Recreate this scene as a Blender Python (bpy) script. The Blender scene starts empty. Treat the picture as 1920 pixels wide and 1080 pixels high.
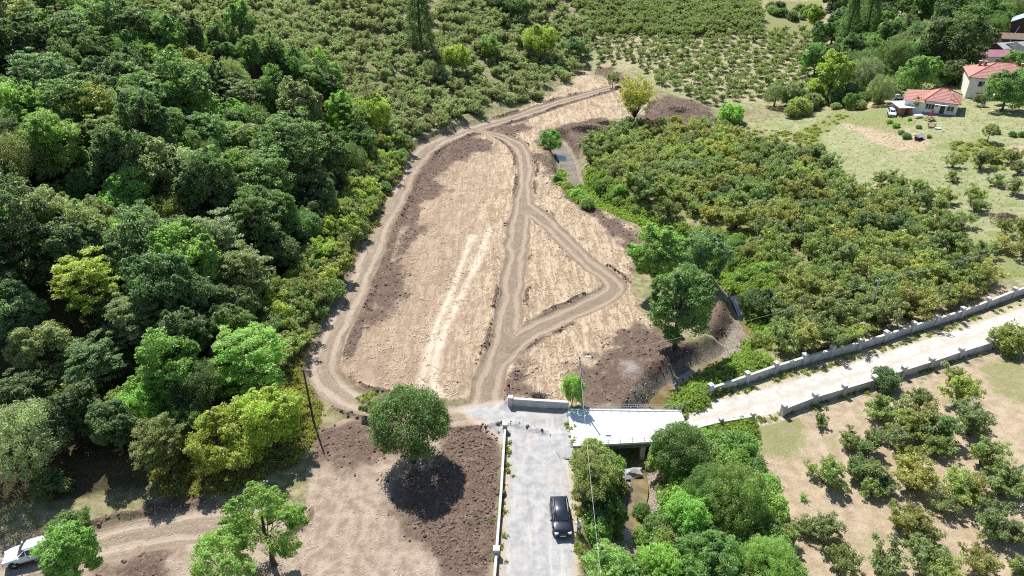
import bpy, math, random
import numpy as np
from mathutils import Vector, Matrix

C = bpy.context.scene.collection
SC = bpy.context.scene
rnd = random.Random(5)

# ------------------------------------------------------------------ camera, sky, sun, exposure
CAM_H = 53.0
PITCH = math.radians(30.0)
FPX = 1300.0                       # focal length in pixels of the 1920 px wide photograph
cam_d = bpy.data.cameras.new('camera')
cam = bpy.data.objects.new('camera', cam_d); C.objects.link(cam)
cam.location = (0, 0, CAM_H)
cam.rotation_euler = (math.radians(90) - PITCH, 0, 0)
cam_d.sensor_width = 36.0
cam_d.lens = FPX / 1920 * 36.0
cam_d.clip_end = 3000
SC.camera = cam

SUN_TO = Vector((-0.30, 0.60, 1.0)).normalized()      # towards the sun
w = bpy.data.worlds.new('World'); SC.world = w; w.use_nodes = True
nt = w.node_tree
sky = nt.nodes.new('ShaderNodeTexSky'); sky.sky_type = 'NISHITA'; sky.sun_disc = False
sky.sun_elevation = math.asin(SUN_TO.z)
sky.sun_rotation = math.atan2(SUN_TO.x, SUN_TO.y)
sky.altitude = 300; sky.air_density = 1.0; sky.dust_density = 0.6; sky.ozone_density = 1.5
bg = nt.nodes['Background']; bg.inputs['Strength'].default_value = 0.09
nt.links.new(sky.outputs[0], bg.inputs['Color'])
sl = bpy.data.lights.new('sun', 'SUN'); sl.energy = 4.8; sl.angle = math.radians(0.5); sl.color = (1.0, 0.972, 0.925)
sun = bpy.data.objects.new('sun', sl); C.objects.link(sun)
sun.rotation_euler = (-SUN_TO).to_track_quat('-Z', 'Y').to_euler()
sun.location = (-60, 120, 200)
SC.view_settings.view_transform = 'Standard'; SC.view_settings.look = 'None'
SC.view_settings.exposure = 0.72; SC.view_settings.gamma = 1.0
SC.view_settings.use_curve_mapping = False
SC.render.engine = 'CYCLES'
cy = SC.cycles
cy.max_bounces = 5; cy.diffuse_bounces = 3; cy.glossy_bounces = 2; cy.transmission_bounces = 3; cy.transparent_max_bounces = 4
cy.use_denoising = False; cy.filter_width = 1.1
cy.caustics_reflective = False; cy.caustics_refractive = False
try:
    cy.denoiser = 'OPENIMAGEDENOISE'; cy.denoising_prefilter = 'ACCURATE'
except Exception:
    pass

# ------------------------------------------------------------------ numpy helpers
def _hash(ix, iy, s):
    n = (ix.astype(np.int64) * 374761393 + iy.astype(np.int64) * 668265263 + s * 1274126177) & 0xFFFFFFFF
    n = ((n ^ (n >> 13)) * 1274126177) & 0xFFFFFFFF
    n = (n ^ (n >> 16)) & 0xFFFF
    return n / 65535.0
def vnoise(x, y, s=0):
    x0 = np.floor(x); y0 = np.floor(y); fx = x - x0; fy = y - y0
    fx = fx * fx * (3 - 2 * fx); fy = fy * fy * (3 - 2 * fy)
    a = _hash(x0, y0, s); b = _hash(x0 + 1, y0, s); c = _hash(x0, y0 + 1, s); d = _hash(x0 + 1, y0 + 1, s)
    return a + (b - a) * fx + (c - a) * fy + (a - b - c + d) * fx * fy
def fbm(x, y, s=0, o=3):
    r = 0; a = 0.5; t = 0
    for i in range(o):
        r = r + a * vnoise(x, y, s + i * 17); t += a; a *= 0.5; x = x * 2.03 + 7.1; y = y * 2.03 + 3.7
    return r / t
def sstep(a, b, x):
    t = np.clip((x - a) / (b - a), 0, 1); return t * t * (3 - 2 * t)

# ------------------------------------------------------------------ the lie of the land
cp, sp_ = math.cos(PITCH), math.sin(PITCH)
def ray(u, v):
    a = (u - 960) / FPX; b = (v - 540) / FPX
    return np.array([a, cp - b * sp_, -sp_ - b * cp])     # times depth
def plane_pt(u, v, z=0.0):
    d = ray(u, v); t = (z - CAM_H) / d[2]
    return np.array([d[0] * t, d[1] * t])
FOOT = np.array([(-140, 34), (-90, 41), (-55, 47), (-36, 52), (-28, 62), (-27.5, 75), (-27, 110), (-25, 150), (-8, 177), (20, 223), (34, 241)], float)
def seg_dist(X, Y, P):
    """distance to a polyline, signed (+ on its left), and the arc length of the nearest point"""
    best = np.full(X.shape, 1e9); sg = np.zeros(X.shape); arc = np.zeros(X.shape); s0 = 0.0
    for i in range(len(P) - 1):
        ax, ay = P[i]; bx, by = P[i + 1]; dx, dy = bx - ax, by - ay; L2 = dx * dx + dy * dy + 1e-12
        t = np.clip(((X - ax) * dx + (Y - ay) * dy) / L2, 0, 1)
        qx = X - ax - t * dx; qy = Y - ay - t * dy
        d = np.sqrt(qx * qx + qy * qy); m = d < best
        best = np.where(m, d, best); sg = np.where(m, np.sign(dx * qy - dy * qx), sg)
        L = math.sqrt(L2); arc = np.where(m, s0 + t * L, arc); s0 += L
    return best, sg, arc
ctrl = []
for u, v, z in [(600,700,0),(640,560,0),(690,440,0),(760,310,0),(880,250,0),(1000,200,.3),(1100,165,.8),(1140,142,1.2),
    (700,650,0),(850,450,0),(950,350,0),(900,650,0),(1080,520,0),(1150,420,0),(1000,260,0),(1190,230,0),(1300,215,.3),
    (760,900,0),(950,1050,0),(620,1000,0),(1000,780,0),(1200,800,0),(45,1045,0),(250,1000,0),(450,930,.4),(550,850,.2),(600,1200,0),(1000,1200,0),(1400,1200,-.3),(100,1200,0),(1900,1250,.3),
    (1340,738,.5),(1500,683,1.1),(1700,627,1.9),(1900,560,2.9),(1465,782,.2),(1650,722,1.0),(1860,658,2.1),(1500,900,.1),(1700,850,.8),(1900,800,1.8),(1900,1060,.8),(1500,1060,0),(1700,1000,.4),
    (1150,300,0),(1300,350,.4),(1450,480,.5),(1430,600,0),(1600,450,1.8),(1500,250,1.4),(1800,450,3.4),(1900,400,5),(1650,300,4),(1750,280,6),(1720,215,7),(1800,212,7.5),(1910,230,8.4),(1900,300,7),(1850,190,8),
    (1550,200,2.4),(1400,215,1),(1450,190,1.4),(1250,170,2),(1400,100,6),(1200,110,4.5),(1400,20,13),(1250,20,13),(1550,110,5.5),(1650,150,6),(1700,80,8),(1850,90,9.5),(1600,30,11.5),(1750,20,14),(1900,35,13),(1480,15,12.5),
    (1100,60,8),(1100,0,15),(2150,200,11),(2150,500,6),(2150,900,4),(2200,60,17)]:
    p = plane_pt(u, v, z); ctrl.append((p[0], p[1], z))
nF = FOOT[1:] - FOOT[:-1]
for i in range(len(FOOT) - 1):
    nx, ny = -nF[i][1], nF[i][0]; l = math.hypot(nx, ny); nx /= l; ny /= l
    mx, my = (FOOT[i] + FOOT[i + 1]) / 2
    for d in (4, 15, 32, 60, 95, 140):
        if i >= 8 and d > 60: continue
        z = 0.35 * max(0, d - 2) - (0.0006 * d * d if d > 60 else 0) + 0.3
        if i < 3: z *= 0.8
        ctrl.append((mx + nx * d, my + ny * d, z))
for x, y, z in [(0, 330, 27), (-80, 330, 42), (80, 330, 20), (160, 330, 20), (240, 330, 24), (0, 430, 40), (160, 430, 30), (300, 300, 24), (320, 150, 14)]:
    ctrl.append((x, y, z))
ctrl = np.array(ctrl)
def tps(ctrl, lam=0.004):
    P = ctrl[:, :2] / 100.0; n = len(P)
    r2 = ((P[:, None] - P[None]) ** 2).sum(-1); K = np.where(r2 > 0, 0.5 * r2 * np.log(r2 + 1e-20), 0) + lam * np.eye(n)
    A = np.zeros((n + 3, n + 3)); A[:n, :n] = K; A[:n, n] = 1; A[:n, n + 1:] = P; A[n:, :n] = A[:n, n:].T
    s = np.linalg.solve(A, np.concatenate([ctrl[:, 2], [0, 0, 0]])); return P, s
TP, TS = tps(ctrl)
def tps_eval(X, Y):
    x = X.ravel() / 100; y = Y.ravel() / 100; out = TS[-3] + TS[-2] * x + TS[-1] * y
    for i in range(len(TP)):
        r2 = (x - TP[i, 0]) ** 2 + (y - TP[i, 1]) ** 2
        out = out + TS[i] * 0.5 * r2 * np.log(r2 + 1e-20)
    return out.reshape(X.shape)
GX = np.arange(-330, 345, 2.5); GY = np.arange(-40, 640, 2.5)
mx_, my_ = np.meshgrid(GX, GY, indexing='ij')
MAC = np.clip(tps_eval(mx_, my_), -0.8, 62)
# the hillside behind keeps climbing and hides the horizon
MAC = MAC + 0.10 * np.maximum(0, my_ - 330)
MAC = MAC * 1.0 + 0.35 * (fbm(mx_ / 14, my_ / 14, 3) - .5) * sstep(2, 8, MAC) * 3
def macro(x, y):
    x = np.asarray(x, float); y = np.asarray(y, float)
    fx = np.clip((x - GX[0]) / 2.5, 0, len(GX) - 1.001); fy = np.clip((y - GY[0]) / 2.5, 0, len(GY) - 1.001)
    i = fx.astype(int); j = fy.astype(int); a = fx - i; b = fy - j
    return (MAC[i, j] * (1 - a) * (1 - b) + MAC[i + 1, j] * a * (1 - b) + MAC[i, j + 1] * (1 - a) * b + MAC[i + 1, j + 1] * a * b)
TT = np.arange(45, 560, 0.5)
def at(u, v, h=0.0):
    """world point seen at a pixel, h above the land; also its depth"""
    d = ray(u, v)
    f = CAM_H + d[2] * TT - macro(d[0] * TT, d[1] * TT) - h
    k = np.argmax(f < 0)
    if f[k] >= 0: k = len(TT) - 1
    if k == 0: t = TT[0]
    else: t = TT[k - 1] + 0.5 * f[k - 1] / (f[k - 1] - f[k] + 1e-9)
    return np.array([d[0] * t, d[1] * t]), t
def G(pts): return np.array([at(u, v)[0] for u, v in pts])
def smooth_line(P, n=4):
    P = np.asarray(P, float); out = []
    Q = np.vstack([2 * P[0] - P[1], P, 2 * P[-1] - P[-2]])
    for i in range(1, len(Q) - 2):
        for k in range(n):
            t = k / n; a, b, c, d = Q[i - 1], Q[i], Q[i + 1], Q[i + 2]
            out.append(.5 * (2 * b + (c - a) * t + (2 * a - 5 * b + 4 * c - d) * t * t + (3 * b - a - 3 * c + d) * t ** 3))
    out.append(P[-1]); return np.array(out)

# feature lines and areas, laid out on the land
T_A = smooth_line(G([(905,775),(800,778),(700,758),(640,735),(606,690),(618,640),(652,570),(688,490),(713,420),(748,360),(784,296),(820,266),(880,243),(960,220),(1050,190),(1140,165)]))
T_B = smooth_line(G([(890,243),(945,256),(982,290),(980,380),(970,450),(960,540),(945,640),(915,720),(905,775)]))
T_C = smooth_line(G([(985,385),(1040,430),(1100,490),(1152,532),(1130,558),(1060,590),(980,630),(930,680)]))
T_D = smooth_line(G([(790,795),(850,782),(950,776),(1040,790)]))
T_E = smooth_line(G([(-120,1075),(0,1056),(100,1040),(250,1000),(420,978),(520,968)]))
TRACKS = [(T_A, 2.15), (T_B, 1.95), (T_C, 1.9), (T_D, 1.7), (T_E, 2.3)]
LANE = smooth_line(G([(1225,800),(1320,783),(1400,762),(1500,735),(1600,704),(1700,672),(1800,640),(1920,598),(2150,520)]))
ROAD = smooth_line(G([(1010,1250),(1010,1080),(1011,1000),(1012,900),(1012,840),(1005,790)]))
STREAM_Z = -2.0
STREAM = smooth_line(np.array([plane_pt(u, v, STREAM_Z) for u, v in [(1040,265),(1062,300),(1070,335),(1100,372),(1160,402),(1230,432),(1300,475),(1362,520),(1392,560),(1408,610),(1375,665),(1300,705),(1258,740),(1215,800),(1195,860),(1200,915),(1185,975),(1165,1030),(1150,1090),(1140,1200)]]))
P_FIELD = G([(612,700),(690,520),(755,350),(800,280),(900,238),(1100,150),(1145,138),(1200,180),(1240,215),(1150,222),(1060,235),(1000,262),(1055,345),(1195,430),(1185,545),(1240,640),(1260,720),(1130,765),(960,748),(780,748),(690,742)])
SOILS = [G(p) for p in [
    [(846,804),(900,796),(938,806),(932,900),(918,1090),(850,1090),(790,1010),(735,950),(770,880),(830,850)],
    [(800,292),(860,252),(930,260),(880,292),(835,325),(805,400),(775,480),(778,560),(740,610),(685,640),(655,690),(690,730),(640,722),(640,660),(682,560),(722,470),(760,375)],
    [(1075,690),(1150,640),(1195,580),(1250,640),(1330,640),(1290,740),(1200,768),(1100,768),(1080,740)],
    [(1000,285),(1040,300),(1062,350),(1130,392),(1205,440),(1215,505),(1185,510),(1165,450),(1090,392),(1030,335)],
    [(1188,236),(1205,205),(1245,180),(1320,195),(1342,226),(1300,238)],
    [(1000,262),(1050,236),(1110,222),(1190,230),(1185,250),(1115,262),(1092,285),(1065,300),(1028,288)],
    [(1110,130),(1150,128),(1195,165),(1150,158)],
    [(930,245),(985,225),(1000,240),(960,252)],
    [(960,655),(990,650),(985,745),(950,745)],
    [(270,945),(350,925),(430,945),(410,965),(300,978),(250,985)],
    [(170,1050),(300,1030),(345,1060),(330,1100),(150,1100)],
    [(555,700),(580,690),(590,760),(560,770)],
    [(590,800),(690,790),(760,830),(700,880),(600,860)]]]
P_BARE = G([(545,1090),(140,1100),(150,1010),(300,970),(430,945),(570,940),(600,800),(690,775),(900,790),(940,810),(920,1090)])
P_GRAVEL = G([(868,764),(955,752),(1065,768),(1080,845),(1070,860),(950,830),(900,790)])
P_BANK = G([(1335,535),(1392,600),(1360,650),(1318,610)])
P_BED = G([(1180,735),(1215,700),(1270,715),(1262,770),(1180,772)])
P_GREEN = [G(p) for p in [
    [(1255,765),(1300,705),(1370,668),(1440,680),(1330,735),(1285,772)],
    [(1490,250),(1560,215),(1600,215),(1540,255),(1560,320),(1610,390),(1590,395),(1530,310)],
    [(1780,270),(1850,262),(1900,285),(1880,320),(1790,300)],
    [(1420,800),(1480,775),(1510,800),(1480,860),(1430,850)],
    [(1840,690),(1900,660),(1935,700),(1930,760),(1870,740)],
    [(1430,85),(1440,0),(1540,0),(1520,80)],
    [(1400,530),(1440,440),(1400,420),(1330,410),(1380,470)],
    [(1090,360),(1120,340),(1180,380),(1280,415),(1270,430),(1200,410),(1120,375)],
    [(440,720),(560,690),(590,770),(560,800),(480,760)],
    [(280,890),(420,850),(560,780),(600,800),(560,870),(420,925),(300,930)],
    [(1560,180),(1700,215),(1690,255),(1560,225)],
    [(1760,430),(1920,470),(1920,520),(1800,490)]]]
P_DRYBANK = [(1560,225),(1620,238),(1690,225),(1712,252),(1745,268),(1720,290),(1640,268)]
P_UPPER = G([(1060,-30),(1100,80),(1110,140),(1190,130),(1240,170),(1340,205),(1440,195),(1520,172),(1545,110),(1600,75),(1560,-30)])
P_GRASS = G([(1390,235),(1560,195),(1700,170),(1800,150),(1940,160),(2150,150),(2150,560),(1940,540),(1800,480),(1680,400),(1600,370),(1530,270)])
P_DRY = [G(p) for p in [
    [(1410,800),(1470,782),(1650,735),(1860,665),(2150,560),(2150,1250),(1420,1250),(1480,1000),(1440,880)],
    [(1440,640),(1520,560),(1620,500),(1760,480),(1900,545),(1700,610),(1500,665)],
    [(1000,200),(1100,130),(1120,150),(1050,185)], P_DRYBANK, [(1560,205),(1690,172),(1680,200),(1600,215)], [(1830,285),(1925,270),(1925,290),(1850,300)]]]
P_FOREST = G([(-500,60),(-200,0),(100,-20),(230,0),(430,80),(620,160),(690,300),(640,380),(600,450),(520,550),(440,650),(470,730),(540,780),(480,850),(350,905),(200,925),(0,950),(-300,1000)])
ASH = G([(1180,690)])[0]
STREAKS = [smooth_line(G([(884,443),(845,552),(812,630),(791,713),(786,745)])), smooth_line(G([(918,428),(895,490),(853,578),(827,635),(812,708),(834,758)]))]
BANK_CUT = T_A[14:]

def poly_sd(X, Y, P):
    """signed distance to a polygon, positive inside; far outside its box a large negative"""
    out = np.full(X.shape, -50.0)
    x0, y0 = P.min(0) - 8; x1, y1 = P.max(0) + 8
    m = (X > x0) & (X < x1) & (Y > y0) & (Y < y1)
    if not m.any(): return out
    x = X[m]; y = Y[m]
    d, _, _ = seg_dist(x, y, np.vstack([P, P[:1]]))
    ins = np.zeros(x.shape, bool); n = len(P)
    for i in range(n):
        ax, ay = P[i]; bx, by = P[(i + 1) % n]
        c = ((ay > y) != (by > y)) & (x < (bx - ax) * (y - ay) / (by - ay + 1e-12) + ax)
        ins ^= c
    out[m] = np.where(ins, d, -d); return out
def inside(P, x, y): return poly_sd(np.array([x], float), np.array([y], float), P)[0] > 0
def poly_max(X, Y, L):
    o = np.full(X.shape, -50.0)
    for P in L: o = np.maximum(o, poly_sd(X, Y, P))
    return o
def soft(sd, wd=1.6): return np.clip(0.5 + sd / (2 * wd), 0, 1)
def line_near(X, Y, P, reach=14):
    """like seg_dist but only looked at near the line's box"""
    x0, y0 = P.min(0) - reach; x1, y1 = P.max(0) + reach
    m = (X > x0) & (X < x1) & (Y > y0) & (Y < y1)
    D = np.full(X.shape, 99.0); S = np.zeros(X.shape); A = np.zeros(X.shape)
    if m.any(): D[m], S[m], A[m] = seg_dist(X[m], Y[m], P)
    return D, S, A

def field(X, Y):
    """height and ground-cover masks at arrays of points"""
    z = macro(X, Y); M = {}
    warp = (fbm(X / 3.1, Y / 3.1, 11) - .5)
    # tracks
    td = np.full(X.shape, 99.0); lat = np.full(X.shape, 9.0)
    for P, hw in TRACKS:
        D, S, A = line_near(X, Y, P)
        n = (D + warp * 0.55 + 1.3 * (fbm(X / 6, Y / 6, 71, 3) - .5)) / hw; m = n < td
        td = np.where(m, n, td); lat = np.where(m, S * n, lat)
    M['track'] = np.clip(1.5 - td, 0, 1); M['lat'] = np.clip(0.5 + lat / 6, 0, 1)
    M['berm'] = np.exp(-((td - 1.22) / 0.16) ** 2) * sstep(0.38, 0.62, fbm(X / 6, Y / 6, 5))
    soil = poly_max(X, Y, SOILS[:1] + SOILS[2:]); soil = np.maximum(soil, poly_sd(X, Y, P_BANK))
    bdS, _, arcS = line_near(X, Y, STREAM, 25)
    soil2 = poly_sd(X, Y, SOILS[1]); M['soil'] = np.maximum(np.clip(.5 + soil / 6 + (fbm(X / 3, Y / 3, 62, 4) - .5) * .8, 0, 1) * (soil > -6), np.clip(.5 + (soil2 - .5) / 9 + (fbm(X / 4, Y / 7, 61, 4) - .5) * 1.5, 0, 1) * (soil2 > -9))
    dA, sA, _ = line_near(X, Y, T_A); cut = np.where((sA < 0) & (Y > 74), np.clip(1.15 - np.abs(dA - 3.0) / 1.3, 0, 1), 0); cut = np.maximum(cut, np.where((sA < 0) & (Y > 74), 0, 0)); M['soil'] = np.maximum(np.maximum(M['soil'], cut), M['berm'] * .95)
    M['straw'] = soft(poly_sd(X, Y, P_FIELD), 1.2)
    M['bare'] = soft(poly_sd(X, Y, P_BARE), 2.0)
    rD, rS, rA = line_near(X, Y, ROAD)
    gr = np.maximum(3.15 - rD, poly_sd(X, Y, P_GRAVEL)); M['gravel'] = soft(gr, 1.0)
    lD, lS, lA = line_near(X, Y, LANE); M['lane'] = soft(1.95 - lD, 0.7); M['lat'] = np.where(lD < 3, np.clip(.5 + lS * lD / 2.0 / 6, 0, 1), M['lat'])
    M['verge'] = soft(3.4 - lD, 0.8)
    M['green'] = soft(poly_max(X, Y, P_GREEN), 3.0)
    M['grass'] = np.maximum(soft(poly_sd(X, Y, P_GRASS), 4.0), soft(poly_sd(X, Y, P_UPPER), 5.0))
    M['dry'] = np.maximum(soft(poly_max(X, Y, P_DRY), 3.5), .50 * soft(poly_sd(X, Y, P_UPPER), 3.5))
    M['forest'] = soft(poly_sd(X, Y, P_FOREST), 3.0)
    M['bed'] = np.maximum(soft(2.6 - bdS, 0.8), soft(poly_sd(X, Y, P_BED), 1.5))
    M['ash'] = np.exp(-(((X - ASH[0] + 2 * warp) / 2.2) ** 2 + ((Y - ASH[1] + 3 * warp) / 3.4) ** 2)) * fbm(X / 1.4, Y / 1.4, 55) * 1.3
    sk = np.zeros(X.shape)
    for P in STREAKS:
        D, _, _ = line_near(X, Y, P); sk = np.maximum(sk, np.exp(-((D + warp * .6) / 0.55) ** 2))
    M['streak'] = sk
    # heights
    hw = (1.5 + 0.7 * fbm(arcS / 9, arcS * 0 + 2.0, 8)) * np.where((Y < 79) & (Y > 62), .55, 1.0)
    chan = 1 - sstep(hw, hw + 2.8 + 1.2 * warp, bdS)
    chan = chan * sstep(0.3, 3.0, -gr)
    z = z - chan * (2.35 + np.maximum(0, z) ) + chan * (0.25 * (fbm(X / 1.1, Y / 1.1, 9) - .5) + .9 * (fbm(X / 3.5, Y / 3.5, 19) - .52))
    z = z - 0.20 * np.clip((1.12 - td) / .2, 0, 1)
    intr = np.clip((1.0 - td) / .3, 0, 1)
    z = z - intr * 0.07 * (np.exp(-((np.abs(lat) - .5) / .16) ** 2)) + intr * 0.03 * (fbm(X * 1.7, Y * 1.7, 4) - .5)
    z = z + M['berm'] * (0.30 + 0.35 * (fbm(X * 1.4, Y * 1.4, 6) - .3))
    sm = sstep(.35, .65, M['soil'])
    z = z + sm * (0.42 * (fbm(X * .55, Y * .55, 21) - .5) + 0.15 * (fbm(X * 1.9, Y * 1.9, 22, 2) - .5))
    stw = sstep(.4, .6, M['straw']) * (1 - sm) * (td > 1.1)
    z = z + stw * (0.10 * (fbm(X * 1.6, Y * .6, 31) - .5) + .06 * (fbm(X * 2.5, Y * 2.5, 32, 2) - .5))
    hill = seg_dist(X, Y, FOOT)
    bank = np.where(hill[1] > 0, np.exp(-((hill[0] - 3.2) / 2.2) ** 2), 0)
    z = z + 0.7 * bank * (0.6 + 0.8 * fbm(X / 4, Y / 4, 15)) * (np.abs(lat) > 1.3)
    flat = np.maximum(M['gravel'], M['lane'])
    rough = (1 - sstep(.4, .7, flat)) * (1 - intr)
    z = z + rough * 0.16 * (fbm(X / 1.3, Y / 1.3, 41) - .5)
    # the spoil heap at the far end of the clearing
    hp = plane_pt(1265, 208, 0.5); z = z + 1.1 * np.exp(-(((X - hp[0]) / 7) ** 2 + ((Y - hp[1]) / 5) ** 2)) * (.7 + .6 * fbm(X / 1.5, Y / 1.5, 51))
    hp = plane_pt(1110, 240, 0); z = z + 1.0 * np.exp(-(((X - hp[0]) / 6) ** 2 + ((Y - hp[1]) / 3) ** 2)) * (.6 + .8 * fbm(X / 1.2, Y / 1.2, 52))
    hp = plane_pt(1360, 600, -.5); z = z + 1.0 * np.exp(-(((X - hp[0]) / 2.2) ** 2 + ((Y - hp[1]) / 4) ** 2))
    return z, M
def ground(x, y):
    z, _ = field(np.array([x], float), np.array([y], float)); return float(z[0])

# ------------------------------------------------------------------ scene helpers
USED = {}
def uname(n): return n
def link(o, parent=None):
    C.objects.link(o)
    if parent is not None: o.parent = parent
    return o
def tag(o, label=None, cat=None, group=None, kind=None):
    if label: o['label'] = label
    if cat: o['category'] = cat
    if group: o['group'] = group
    if kind: o['kind'] = kind
    return o
def empty(name, loc, rz=0.0, label=None, cat=None, group=None):
    o = bpy.data.objects.new(name, None); o.empty_display_size = .3; C.objects.link(o)
    o.location = loc; o.rotation_euler = (0, 0, rz); return tag(o, label, cat, group)
def mesh_np(name, V, F, mats=(), fattr=None, smooth=False):
    """F: (n,3) or (n,4) int array, or a list of such arrays"""
    Fs = F if isinstance(F, list) else [F]
    me = bpy.data.meshes.new(name); V = np.asarray(V, np.float32)
    me.vertices.add(len(V)); me.vertices.foreach_set('co', V.ravel())
    nl = sum(f.size for f in Fs); npoly = sum(len(f) for f in Fs)
    me.loops.add(nl); me.polygons.add(npoly)
    me.loops.foreach_set('vertex_index', np.concatenate([f.ravel() for f in Fs]).astype(np.int32))
    tot = np.concatenate([np.full(len(f), f.shape[1]) for f in Fs]); st = np.concatenate([[0], np.cumsum(tot)[:-1]])
    me.polygons.foreach_set('loop_start', st.astype(np.int32))
    me.update(calc_edges=True)
    for m in mats: me.materials.append(m)
    for k, (dom, typ, arr) in (fattr or {}).items():
        a = me.attributes.new(k, typ, dom)
        a.data.foreach_set('color' if 'COLOR' in typ else 'value', np.asarray(arr).astype(np.float32 if 'INT' not in typ else np.int32).ravel())
    if smooth: me.polygons.foreach_set('use_smooth', np.ones(npoly, bool))
    return me
class MB:
    """collects boxes, tubes, loops and loose faces into one mesh"""
    def __init__(s): s.v = []; s.f = []
    def add(s, vs, fs):
        o = len(s.v); s.v += [tuple(map(float, p)) for p in vs]; s.f += [tuple(i + o for i in f) for f in fs]; return s
    def box(s, c, size, rz=0.0, top=(1, 1)):
        x, y, z = size[0] / 2, size[1] / 2, size[2]; cs, sn = math.cos(rz), math.sin(rz); vs = []
        for k, (tx, ty) in ((0, (1, 1)), (1, top)):
            for a, b in ((-1, -1), (1, -1), (1, 1), (-1, 1)):
                px, py = a * x * tx, b * y * ty
                vs.append((c[0] + px * cs - py * sn, c[1] + px * sn + py * cs, c[2] + k * z))
        return s.add(vs, [(3, 2, 1, 0), (4, 5, 6, 7), (0, 1, 5, 4), (1, 2, 6, 5), (2, 3, 7, 6), (3, 0, 4, 7)])
    def tube(s, pts, radii, n=6, cap=True):
        pts = [Vector(p) for p in pts]; o = []
        if not hasattr(radii, '__len__'): radii = [radii] * len(pts)
        vs = []; fs = []
        for i, p in enumerate(pts):
            d = (pts[min(i + 1, len(pts) - 1)] - pts[max(i - 1, 0)]).normalized()
            a = d.cross(Vector((0.13, 0.97, 0.21))); a = a.normalized() if a.length > 1e-4 else Vector((1, 0, 0)); b = d.cross(a)
            for k in range(n):
                t = 2 * math.pi * k / n; vs.append(p + (a * math.cos(t) + b * math.sin(t)) * radii[i])
        for i in range(len(pts) - 1):
            for k in range(n):
                k2 = (k + 1) % n; fs.append((i * n + k, i * n + k2, (i + 1) * n + k2, (i + 1) * n + k))
        if cap: fs.append(tuple(range(n - 1, -1, -1))); fs.append(tuple((len(pts) - 1) * n + k for k in range(n)))
        return s.add(vs, fs)
    def mesh(s, name, mat, smooth=False):
        me = bpy.data.meshes.new(name); me.from_pydata(s.v, [], s.f); me.update()
        if mat: me.materials.append(mat)
        if smooth: me.polygons.foreach_set('use_smooth', [True] * len(me.polygons))
        return me
    def build(s, name, mat, parent=None, smooth=False):
        return link(bpy.data.objects.new(name, s.mesh(name, mat, smooth)), parent)

# ------------------------------------------------------------------ materials
def newmat(name):
    m = bpy.data.materials.new(name); m.use_nodes = True; n = m.node_tree; n.nodes.clear()
    out = n.nodes.new('ShaderNodeOutputMaterial'); return m, n, out
class NG:
    def __init__(s, nt): s.nt = nt
    def n(s, t, **kw):
        o = s.nt.nodes.new(t)
        for k, v in kw.items(): setattr(o, k, v)
        return o
    def l(s, a, b): s.nt.links.new(a, b)
    def val(s, inp, x):
        if hasattr(x, 'is_linked') or hasattr(x, 'links'): s.l(x, inp)
        else: inp.default_value = x
    def math(s, op, a, b=0.0, c=None, clamp=False):
        o = s.n('ShaderNodeMath', operation=op, use_clamp=clamp); s.val(o.inputs[0], a); s.val(o.inputs[1], b)
        if c is not None: s.val(o.inputs[2], c)
        return o.outputs[0]
    def mix(s, f, a, b, mode='MIX'):
        o = s.n('ShaderNodeMix', data_type='RGBA', blend_type=mode); s.val(o.inputs[0], f)
        for i, x in ((6, a), (7, b)): s.val(o.inputs[i], (*x, 1) if isinstance(x, tuple) and len(x) == 3 else x)
        return o.outputs[2]
    def noise(s, vec, scale, detail=3, rough=.55, dist=0.0):
        o = s.n('ShaderNodeTexNoise'); o.inputs['Scale'].default_value = scale; o.inputs['Detail'].default_value = detail
        o.inputs['Roughness'].default_value = rough; o.inputs['Distortion'].default_value = dist
        if vec is not None: s.l(vec, o.inputs['Vector'])
        return o.outputs['Fac']
    def map(s, vec, sc, rz=0.0):
        o = s.n('ShaderNodeMapping'); o.inputs['Scale'].default_value = sc; o.inputs['Rotation'].default_value = (0, 0, rz); s.l(vec, o.inputs['Vector']); return o.outputs[0]
    def ss(s, a, b, x):
        o = s.n('ShaderNodeMapRange', interpolation_type='SMOOTHSTEP'); s.val(o.inputs['Value'], x); o.inputs['From Min'].default_value = a; o.inputs['From Max'].default_value = b; return o.outputs[0]
def plain(name, col, rough=.7, var=.15, scale=2.0, metal=0.0, spec=.3, bump=0.0, coat=0.0, dirt=None):
    m, nt, out = newmat(name); g = NG(nt); p = g.n('ShaderNodeBsdfPrincipled')
    tc = g.n('ShaderNodeNewGeometry').outputs['Position']
    nz = g.noise(tc, scale, 4); f = g.ss(.3, .7, nz)
    c = g.mix(f, tuple(x * (1 - var) for x in col), tuple(min(1, x * (1 + var)) for x in col))
    if dirt:
        n2 = g.noise(g.map(tc, (1, 1, .35)), scale * .6, 5, .68); c = g.mix(g.math('MULTIPLY', g.ss(.48, .8, n2), .5), c, dirt)
    g.l(c, p.inputs['Base Color']); p.inputs['Roughness'].default_value = rough; p.inputs['Metallic'].default_value = metal
    p.inputs['Specular IOR Level'].default_value = spec; p.inputs['Coat Weight'].default_value = coat
    if bump:
        b = g.n('ShaderNodeBump'); b.inputs['Strength'].default_value = bump; b.inputs['Distance'].default_value = .05
        g.l(g.noise(tc, scale * 6, 4), b.inputs['Height']); g.l(b.outputs[0], p.inputs['Normal'])
    g.l(p.outputs[0], out.inputs[0]); return m

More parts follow.
